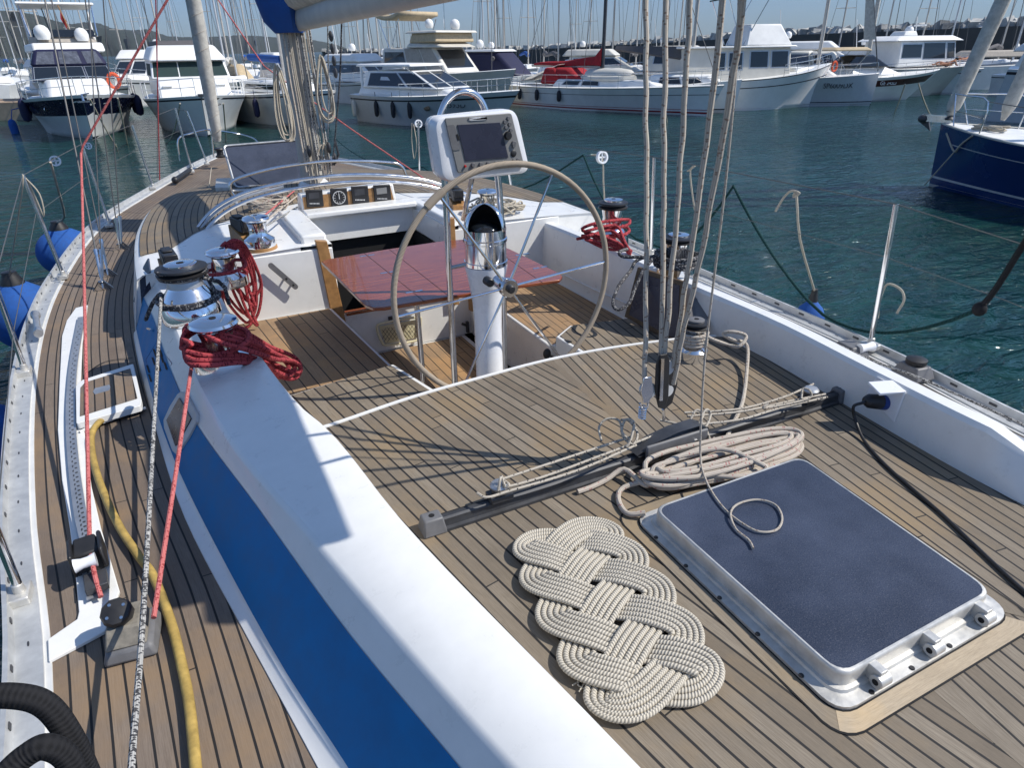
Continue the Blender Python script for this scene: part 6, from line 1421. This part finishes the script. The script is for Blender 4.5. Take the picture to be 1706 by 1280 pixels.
# ---- GE 245D motor boat with dark band
r, L = boat('motor_boat', (1425,167), (1530,165), 'white motor boat with a dark maroon band and tan bimini', 'motor boat')
ex = 2.5; r.location = r.location - Matrix.Rotation(r.rotation_euler.z,3,'Z') @ Vector((ex,0,0)); WL[r.name] = Vector(r.location)
L += ex+.8; h, S_, P = hullb(r, L, 3.2, 1.2, 1.5, 'white', over=.22, wlf=.75, p=2.2, bands=(('hull_band', .62, .88, 'dkred', 0, .97),))
p = P(.52,.68,-1,.08); q = P(.6,.68,-1,.08); text(r, 'GE 245D', (p[0],p[1],p[2]), .27, 'white', rz=math.atan2(q[1]-p[1],q[0]-p[0]))
f = Fr(L*.2,L*.7,1.2,1.25, L*.2,L*.5,1.0,1.75, .5,.4); cabin(r, f, bev=.12); f = Fr(L*.15,L*.52,1.15,1.7, L*.22,L*.38,.9,2.3, .9,.7); cabin(r, f, 'glass', .08, 'windscreen')
f = Fr(L*.02,L*.34,1.2,2.5, L*.06,L*.30,1.0,2.68); cabin(r, f, 'tan', .1, 'bimini'); 
for y in (-1.1,1.1): lin(r, 'bimini_frame', [(L*.05,y,2.5),(L*.18,y,1.3)], .02, 'steel'); lin(r, 'bimini_frame', [(L*.32,y,2.5),(L*.18,y,1.3)], .02, 'steel')
railing(r, S_, [.5,.6,.7,.8,.9,.97], .45, r0=.01)
# ---- M: big white hardtop yacht on the right
r, L = boat('motor_yacht', (1475,158), (1592,154), 'white hardtop motor yacht with dark side windows in front of the breakwater', 'motor yacht')
ex = 2.0; r.location = r.location - Matrix.Rotation(r.rotation_euler.z,3,'Z') @ Vector((ex,0,0)); WL[r.name] = Vector(r.location)
L += ex+1.2; h, S_, P = hullb(r, L, 4.2, 1.5, 1.75, 'offwhite', over=.14, wlf=.78, p=2.2, bands=(('boot_stripe', -.2, .06, 'rubber', 0, 1),))
f = Fr(L*.12,L*.64,1.6,1.6, L*.12,L*.60,1.5,2.95, 1.3,1.2); cb_ = cabin(r, f, 'white', .08); windows(cb_, f, [('R',.05,.38,.35,.85),('R',.42,.80,.3,.9),('R',.84,.97,.3,.9),('F',.05,.48,.3,.9),('F',.52,.95,.3,.9)])
f = Fr(L*.05,L*.66,1.7,2.92, L*.12,L*.58,1.4,3.2, 1.4,1.1); cabin(r, f, 'white', .1, 'hardtop'); domes(r, ((L*.34,.2,3.5,.25),)); f = Fr(L*.22,L*.34,.6,3.2, L*.24,L*.33,.5,3.45); cabin(r, f, 'white', .05, 'tender_box'); lin(r, 'radar_post', [(L*.38,0,3.2),(L*.36,0,4.2)], .03, 'white'); obj('radar_bar', MB().cbox((L*.40,0,3.75), .12,.9,.1), M['white'], r, local=True)
railing(r, S_, [.5,.6,.7,.8,.9,.97], .5, r0=.012)
# ---- two sunbathers on its foredeck
rM, LM_ = r, L
def sunbather(p, rz, label):
    base_ = W(rM, p)
    g = root('person', tuple(base_), label, 'person', None, rz)
    me = bpy.data.meshes.new('body')
    V = [(0,0,.10),(.25,0,.12),(.45,0,.20),(.52,0,.27),(.62,0,.34), (-.1,.10,.10),(-.5,.12,.22),(-.9,.12,.07),(-1.02,.12,.12), (-.1,-.10,.10),(-.5,-.13,.10),(-.92,-.14,.07),(-1.04,-.14,.12), (.44,.17,.20),(.40,.24,.05),(.62,.20,.03), (.44,-.17,.20),(.42,-.24,.05),(.64,-.2,.03)]
    E = [(0,1),(1,2),(2,3),(3,4),(0,5),(5,6),(6,7),(7,8),(0,9),(9,10),(10,11),(11,12),(2,13),(13,14),(14,15),(2,16),(16,17),(17,18)]
    rad = [.13,.11,.14,.055,.10,.10,.065,.045,.03,.10,.065,.045,.03,.055,.04,.03,.055,.04,.03]
    me.from_pydata(V, E, []); o = bpy.data.objects.new('body', me); COL.objects.link(o); o.parent = g; me.materials.append(M['skin'])
    sk = o.modifiers.new('skin','SKIN'); 
    for i, rr_ in enumerate(rad): me.skin_vertices[0].data[i].radius = (rr_, rr_)
    me.skin_vertices[0].data[0].use_root = True
    ss = o.modifiers.new('sub','SUBSURF'); ss.levels = 1; ss.render_levels = 1
    obj('hair', MB().ball((.66,0,.38), .105, 10, (1,.9,1)), M['hair'], g, local=True)
    obj('swimwear', MB().lathe([(.11,-.10),(.15,-.03),(.14,.06)], M=Matrix.Translation((-.02,0,.10)) @ Matrix.Rotation(R(90),4,'Y'), seg=12, cap=False), M['navy'], g, local=True)
sunbather((LM_*.50,-1.85,1.60), rM.rotation_euler.z+.1, 'person lying on the deck of the hardtop yacht, head raised')
sunbather((LM_*.80,-.5,1.80), rM.rotation_euler.z+.3, 'person reclining near the right end of the hardtop yacht')
# ---- small white boat covered, in front of breakwater right, and grey hull at the right edge
r, L = boat('motor_boat', (1590,148), (1660,146), 'white boat with a pale awning between the sunbathers and the right yacht', 'motor boat')
hullb(r, L+3, 3.0, 1.4, 1.7, 'white'); f = Fr(0,3.5,1.2,1.9, .5,5.5,1.0,2.3); cabin(r, f, 'beige', .08, 'awning')
r, L = boat('motor_yacht', (1648,196), (1900,205), 'grey hulled yacht cut by the right picture edge with a row of white fenders', 'motor yacht')
h, S_, P = hullb(r, L, 4.2, 1.9, 2.1, 'greyhull', over=.08, so=-.2, bands=(('rub_rail', .90, .95, 'rubber', 0, 1),))
f = Fr(.5,L*.8,1.6,1.9, .8,L*.7,1.4,2.8, 1.2,1.0); cabin(r, f, bev=.15); windows(r, f, [('R',.05,.3,.45,.75),('R',.35,.6,.45,.75)])
for i in range(5):
    c = W(r, (.9+i*.62,-1.9,2.2)); tag(obj('fender', MB().lathe([(.02,-.3),(.16,-.22),(.17,.2),(.05,.3)], M=Matrix.Translation(c) @ Matrix.Rotation(.5,4,'Y'), seg=12), M['offwhite']), '%s white fender from the left on the deck of the grey hulled yacht' % ('first','second','third','fourth','fifth')[i], 'fender', 'white fenders on the grey yacht')
# ---- O: dark blue sailing boat at the right
r, L0 = boat('sailing_boat', (2150,395), (1541,309), 'dark blue sailing boat with white stripes, bow at the right of the picture', 'sailing boat')
L = min(L0, 11)
if L0 > 11: r.location = A(1541,309,0) - Matrix.Rotation(r.rotation_euler.z,3,'Z') @ Vector((11*.985,0,0)); WL[r.name] = Vector(r.location)
h, S_, P = hullb(r, L, 3.4, 1.15, 1.30, 'bluehull', over=.015, wlf=.88, p=1.75, deck='white', bands=(('white_stripe', .15, .185, 'greyhull', 0, 1), ('boot_stripe', -.2, .05, 'greyhull', 0, 1), ('cove_stripe', .74, .755, 'greyhull', 0, .92)))
obj('toe_rail', MB().tube([S_(t,1,-.02,.02) for t in frange(.1,1,20)], .02, 6).tube([S_(t,-1,-.02,.02) for t in frange(.1,1,20)], .02, 6), M['offwhite'], h, local=True)
f = Fr(2.5,L*.72,1.2,1.15, 2.8,L*.64,1.0,1.42, .5,.35); cabin(r, f, bev=.1); windows(r, f, [('L',.3,.8,.3,.75),('R',.3,.8,.3,.75)])
tip = S_(1)
an = obj('anchor', MB().cbox(tip+L3(.12,0,.10), .62,.05,.14), M['steel'], r, local=True)
obj('anchor_fluke', MB().prism([tip+L3(.15,-.02,.16), tip+L3(.42,-.02,.18), tip+L3(.46,-.02,.0), tip+L3(.20,-.02,-.16), tip+L3(.28,-.02,.02)], .05, (0,1,0)).ball(tip+L3(.40,0,.08), .11, 10, (1,.8,.8)), M['dgrey'], an, local=True)
mb = MB()
for sg in (1,-1):
    mb.tube([S_(.80,sg,-.05,0), S_(.80,sg,-.05,.62), S_(.9,sg,-.05,.64), S_(.975,sg,-.04,.62), tip+L3(-.10,sg*.10,.60)], .015, 8, k=3); mb.tube([S_(.965,sg,-.04,.62), S_(.93,sg,-.05,0)], .014, 6); mb.tube([S_(.80,sg,-.05,.32), S_(.95,sg,-.05,.32)], .011, 6)
mb.tube([tip+L3(-.10,.10,.60), tip+L3(-.10,-.10,.60)], .015, 8)
obj('pulpit', mb, M['steel'], r, local=True)
def inL(r, p): return (Matrix.Translation(r.location) @ Matrix.Rotation(r.rotation_euler.z,4,'Z')).inverted() @ p
# furled jib and inner furled sail, running up and aft to the mast top (rake fixed from the photograph)
d0 = tip + L3(-.12,0,.15); mt = L3(L*.55,0,14.5)
obj('furled_jib', MB().tube([d0, d0.lerp(mt,.03), d0.lerp(mt,.10), d0.lerp(mt,.5), mt], lambda t: .05+.09*min(1,t*6), 12, k=5), M['sailgrey'], r, local=True)
obj('furler_drum', MB().lathe([(.08,0),(.10,.03),(.06,.06),(.06,.14),(.10,.17),(.08,.20)], c=d0+L3(-.02,0,-.06), seg=16), M['dgrey'], r, local=True)
d1 = L3(L*.80,0,1.45); m1 = L3(L*.55,0,11.0)
obj('furled_staysail', MB().tube([d1, d1.lerp(m1,.05), d1.lerp(m1,.15), d1.lerp(m1,.5), m1], lambda t: .04+.09*min(1,t*6), 12, k=5), M['sailgrey'], r, local=True)
lin(r, 'mast', [(L*.55,0,1.4),(L*.55,0,15)], .10, 'mastalu', 10)
for sg in (1,-1): lin(r, 'shroud', [S_(.55,sg,-.1,0), (L*.55,0,12)], .010); lin(r, 'lifeline', [S_(.80,sg,-.05,.62), S_(.6,sg,-.05,.62), S_(.3,sg,-.05,.62)], .008)
for t in (.6,.42): 
    for sg in (1,-1): lin(r, 'stanchion', [S_(t,sg,-.05,0), S_(t,sg,-.05,.62)], .012, 'steel')
obj('deck_rope', MB().tube([S_(.85)+L3(.3*math.cos(a*1.7)-.2, -.5+.15*math.sin(a*2.3), .08+.04*math.sin(a)) for a in frange(0,20,60)], .014, 6), M['rcream'], r, local=True)
q0 = W(r, P(.955,.90,1,.03)); q1 = W(r, P(.90,.66,1,.04)); q2 = W(r, P(.87,.80,1,.05)); q3 = W(r, P(.82,.99,1,.02))
thing('mooring_line', MB().tube([q0, q1, q2, q3], .018, 6, k=5).tube([q2, W(r, P(.99,.05,1,.3))], .014, 6), M['rcream'], 'pale mooring rope looped over the bow of the dark blue sailing boat', 'rope')
# ---- the masts of the moored sailing boats further off
def sail_proto(k):
    L = (9.5, 11, 12.5)[k]; H = (12, 14.5, 17)[k]
    r = root('moored_sailing_boat', (0,0,0), 'x', 'sailing boat', 'sailing boats moored in the rows behind')
    h, S_, P = hullb(r, L, L*.31, 1.0, 1.3, 'white', n=10, bands=(('boot_stripe', -.2, .06, 'navyhull', 0, 1),))
    f = Fr(L*.3,L*.75,1.1,1.05, L*.32,L*.68,.9,1.5, .5,.4); cabin(r, f, bev=.06)
    mt = obj('mast', MB().tube([(L*.56,0,1.2),(L*.56,0,H)], .062, 8), M['mastalu' if k != 1 else 'greyhull'], r, local=True)
    for z in (H*.45, H*.70): obj('spreader', MB().tube([(L*.56,-.75,z),(L*.56,.75,z)], .03, 5), M['mastalu'], mt, local=True)
    mb = MB()
    for sg in (1,-1): mb.tube([(L*.56,sg*1.3,1.1),(L*.56,sg*.75,H*.45),(L*.56,0,H*.95)], .014, 4)
    mb.tube([(L*.97,0,1.3),(L*.56,0,H)], .03, 5).tube([(.1,0,1.1),(L*.56,0,H)], .014, 4); obj('rigging', mb, M['wire'], r, local=True)
    obj('sail_cover', MB().tube([(L*.55,0,2.3),(L*.4,0,2.5),(L*.15,0,2.3)], lambda t: .2-.08*t, 8, k=3), M[('canvasblue','offwhite','greycv')[k]], r, local=True)
    return r
def copy_tree(o, parent=None):
    c = o.copy(); COL.objects.link(c); c.parent = parent
    for ch in o.children: copy_tree(ch, c)
    return c
protos = [sail_proto(k) for k in range(3)]; used = [False]*3
rr = random.Random(12)
xs = [-12,8,22,34,46,60,78,96,128,150,205,232,248,272,300,352,372,388,404,416,430,446,560,586,600,618,632,650,668,690,806,815,826,840,880,906,930,958,982,1020,1060,1100,1130,1395,1470,1530,1578,1665,1690]
xs.sort(); word = lambda n: '%d%s' % (n, 'th' if 10 <= n % 100 <= 20 else {1:'st',2:'nd',3:'rd'}.get(n % 10,'th'))
for i, x in enumerate(xs):
    k = rr.randrange(3); far = x < 600
    d = rr.uniform(50, 130) if far else (rr.uniform(50, 95) if x < 1200 else rr.uniform(60, 74)); q = ray(x, 90); u = Vector((q.x,q.y,0)).normalized()
    o = protos[k] if not used[k] else copy_tree(protos[k]); used[k] = True
    rz = math.atan2(-u.y,-u.x) + rr.choice([0, math.pi]) + rr.uniform(-.25,.25) + (0 if far else rr.choice([0,.0]))
    o.rotation_euler = (0,0,rz); Lk = (9.5,11,12.5)[k]; pos = u*d - Matrix.Rotation(rz,3,'Z') @ Vector((Lk*.56,0,0)); o.location = pos
    o['label'] = '%s bare mast from the left among the sailing boats moored far behind' % word(i+1)
# a few motor boats of the second row filling the gaps
def small_cruiser(px, py, d, rz, lab, mat='white', sc=1.0, dark='glass'):
    q = ray(px, 90); u = Vector((q.x,q.y,0)).normalized(); rzz = math.atan2(-u.y,-u.x)+rz
    r = root('moored_motor_boat', tuple(u*d), lab, 'motor boat', 'motor boats of the second row', rzz)
    L = 9*sc; hh_ = hullb(r, L, 3.2*sc, 1.1*sc, 1.5*sc, mat, n=12, bands=(('rub_rail', .86, .90, 'dgrey', 0, 1), ('boot_stripe', -.2, .06, 'navyhull', 0, 1))); f = Fr(.8,L*.72,1.35*sc,1.2*sc, 1.2,L*.5,1.15*sc,2.3*sc, .9*sc,.8*sc); cabin(r, f, mat, .1); windows(r, f, [('F',.06,.47,.4,.88),('F',.53,.94,.4,.88),('R',.1,.9,.45,.85),('L',.1,.9,.45,.85)])
    f = Fr(.6,L*.52,1.3*sc,2.3*sc, 1.0,L*.45,1.1*sc,2.75*sc, 1*sc,.8*sc); cabin(r, f, mat, .1, 'flybridge'); domes(r, ((1.8,.4,3.1*sc,.22),)); lin(r, 'antenna', [(1.5,-.5,2.7*sc),(1.2,-.5,4.4*sc)], .02, 'white')
    h, S_, P = hh_; railing(r, S_, [.4,.55,.7,.85,.97], .55, r0=.015); return r
small_cruiser(62, 0, 50, .4, 'white motor boat between the left edge yacht and the navy canopy boat')
small_cruiser(268, 0, 56, -.3, 'white motor boat with radar mast behind and left of the green windowed boat', sc=1.15)
small_cruiser(455, 0, 58, .2, 'white motor boat seen just left of the mast', sc=1.05)
small_cruiser(555, 0, 49, .5, 'white motor boat seen just right of the mast')
small_cruiser(600, 0, 54, .9, 'white motor boat behind the stern of the sports cruiser', sc=.9)
small_cruiser(930, 0, 56, 1.3, 'motor boat behind the red sail cover', 'offwhite')
small_cruiser(1060, 0, 54, 1.4, 'motor boat behind the mainsheet falls', 'offwhite', 1.05)
small_cruiser(1260, 0, 52, 1.4, 'white motor boat behind the trawler yacht with a dark top', sc=1.1)
small_cruiser(1385, 0, 52, 1.4, 'white motor boat in front of the breakwater behind the cream sprayhood', sc=.95)
small_cruiser(1680, 0, 52, 1.2, 'white motor boat behind the blue boat at the right edge', sc=1.0)

# ---- the air of the bay
hz_m = bpy.data.materials.new('haze'); hz_m.use_nodes = True; hnt = hz_m.node_tree; hnt.nodes.remove(hnt.nodes['Principled BSDF'])
pv = hnt.nodes.new('ShaderNodeVolumePrincipled'); pv.inputs['Density'].default_value = .00003; pv.inputs['Color'].default_value = (.80,.88,1,1); pv.inputs['Anisotropy'].default_value = .0
hnt.links.new(pv.outputs[0], hnt.nodes['Material Output'].inputs['Volume'])
hb = tag(obj('haze', MB().box(-5500, 5500, -400, 8000, -2, 420), hz_m), kind='stuff')

for i, (p, q, s_) in enumerate((((150,165),(195,246),.1), ((196,163),(212,240),.1), ((300,172),(278,238),.15), ((372,172),(376,236),.1), ((1105,150),(1112,205),.1), ((1530,138),(1556,200),.1), ((1508,140),(1490,188),.1))):
    d = 21 if i < 4 else 27; a_ = ray(*p); a_ = CP + a_*(d/math.hypot(a_.x,a_.y)); b_ = A(*q,-.05)
    thing('mooring_line', MB().tube([a_.lerp(b_, t)+Vector((0,0,-s_*4*t*(1-t))) for t in frange(0,1,6)], .022, 5), M['rcream'], ('slack mooring line left of the navy canopy boat bow','mooring line right of the navy canopy boat bow','mooring line left of the green windowed boat bow','mooring line right of the green windowed boat bow','mooring line dropping from the hull behind the mainsheet','mooring line from the maroon banded boat to the water, right one','mooring line from the maroon banded boat to the water, left one')[i], 'rope', 'mooring lines of the boats opposite')
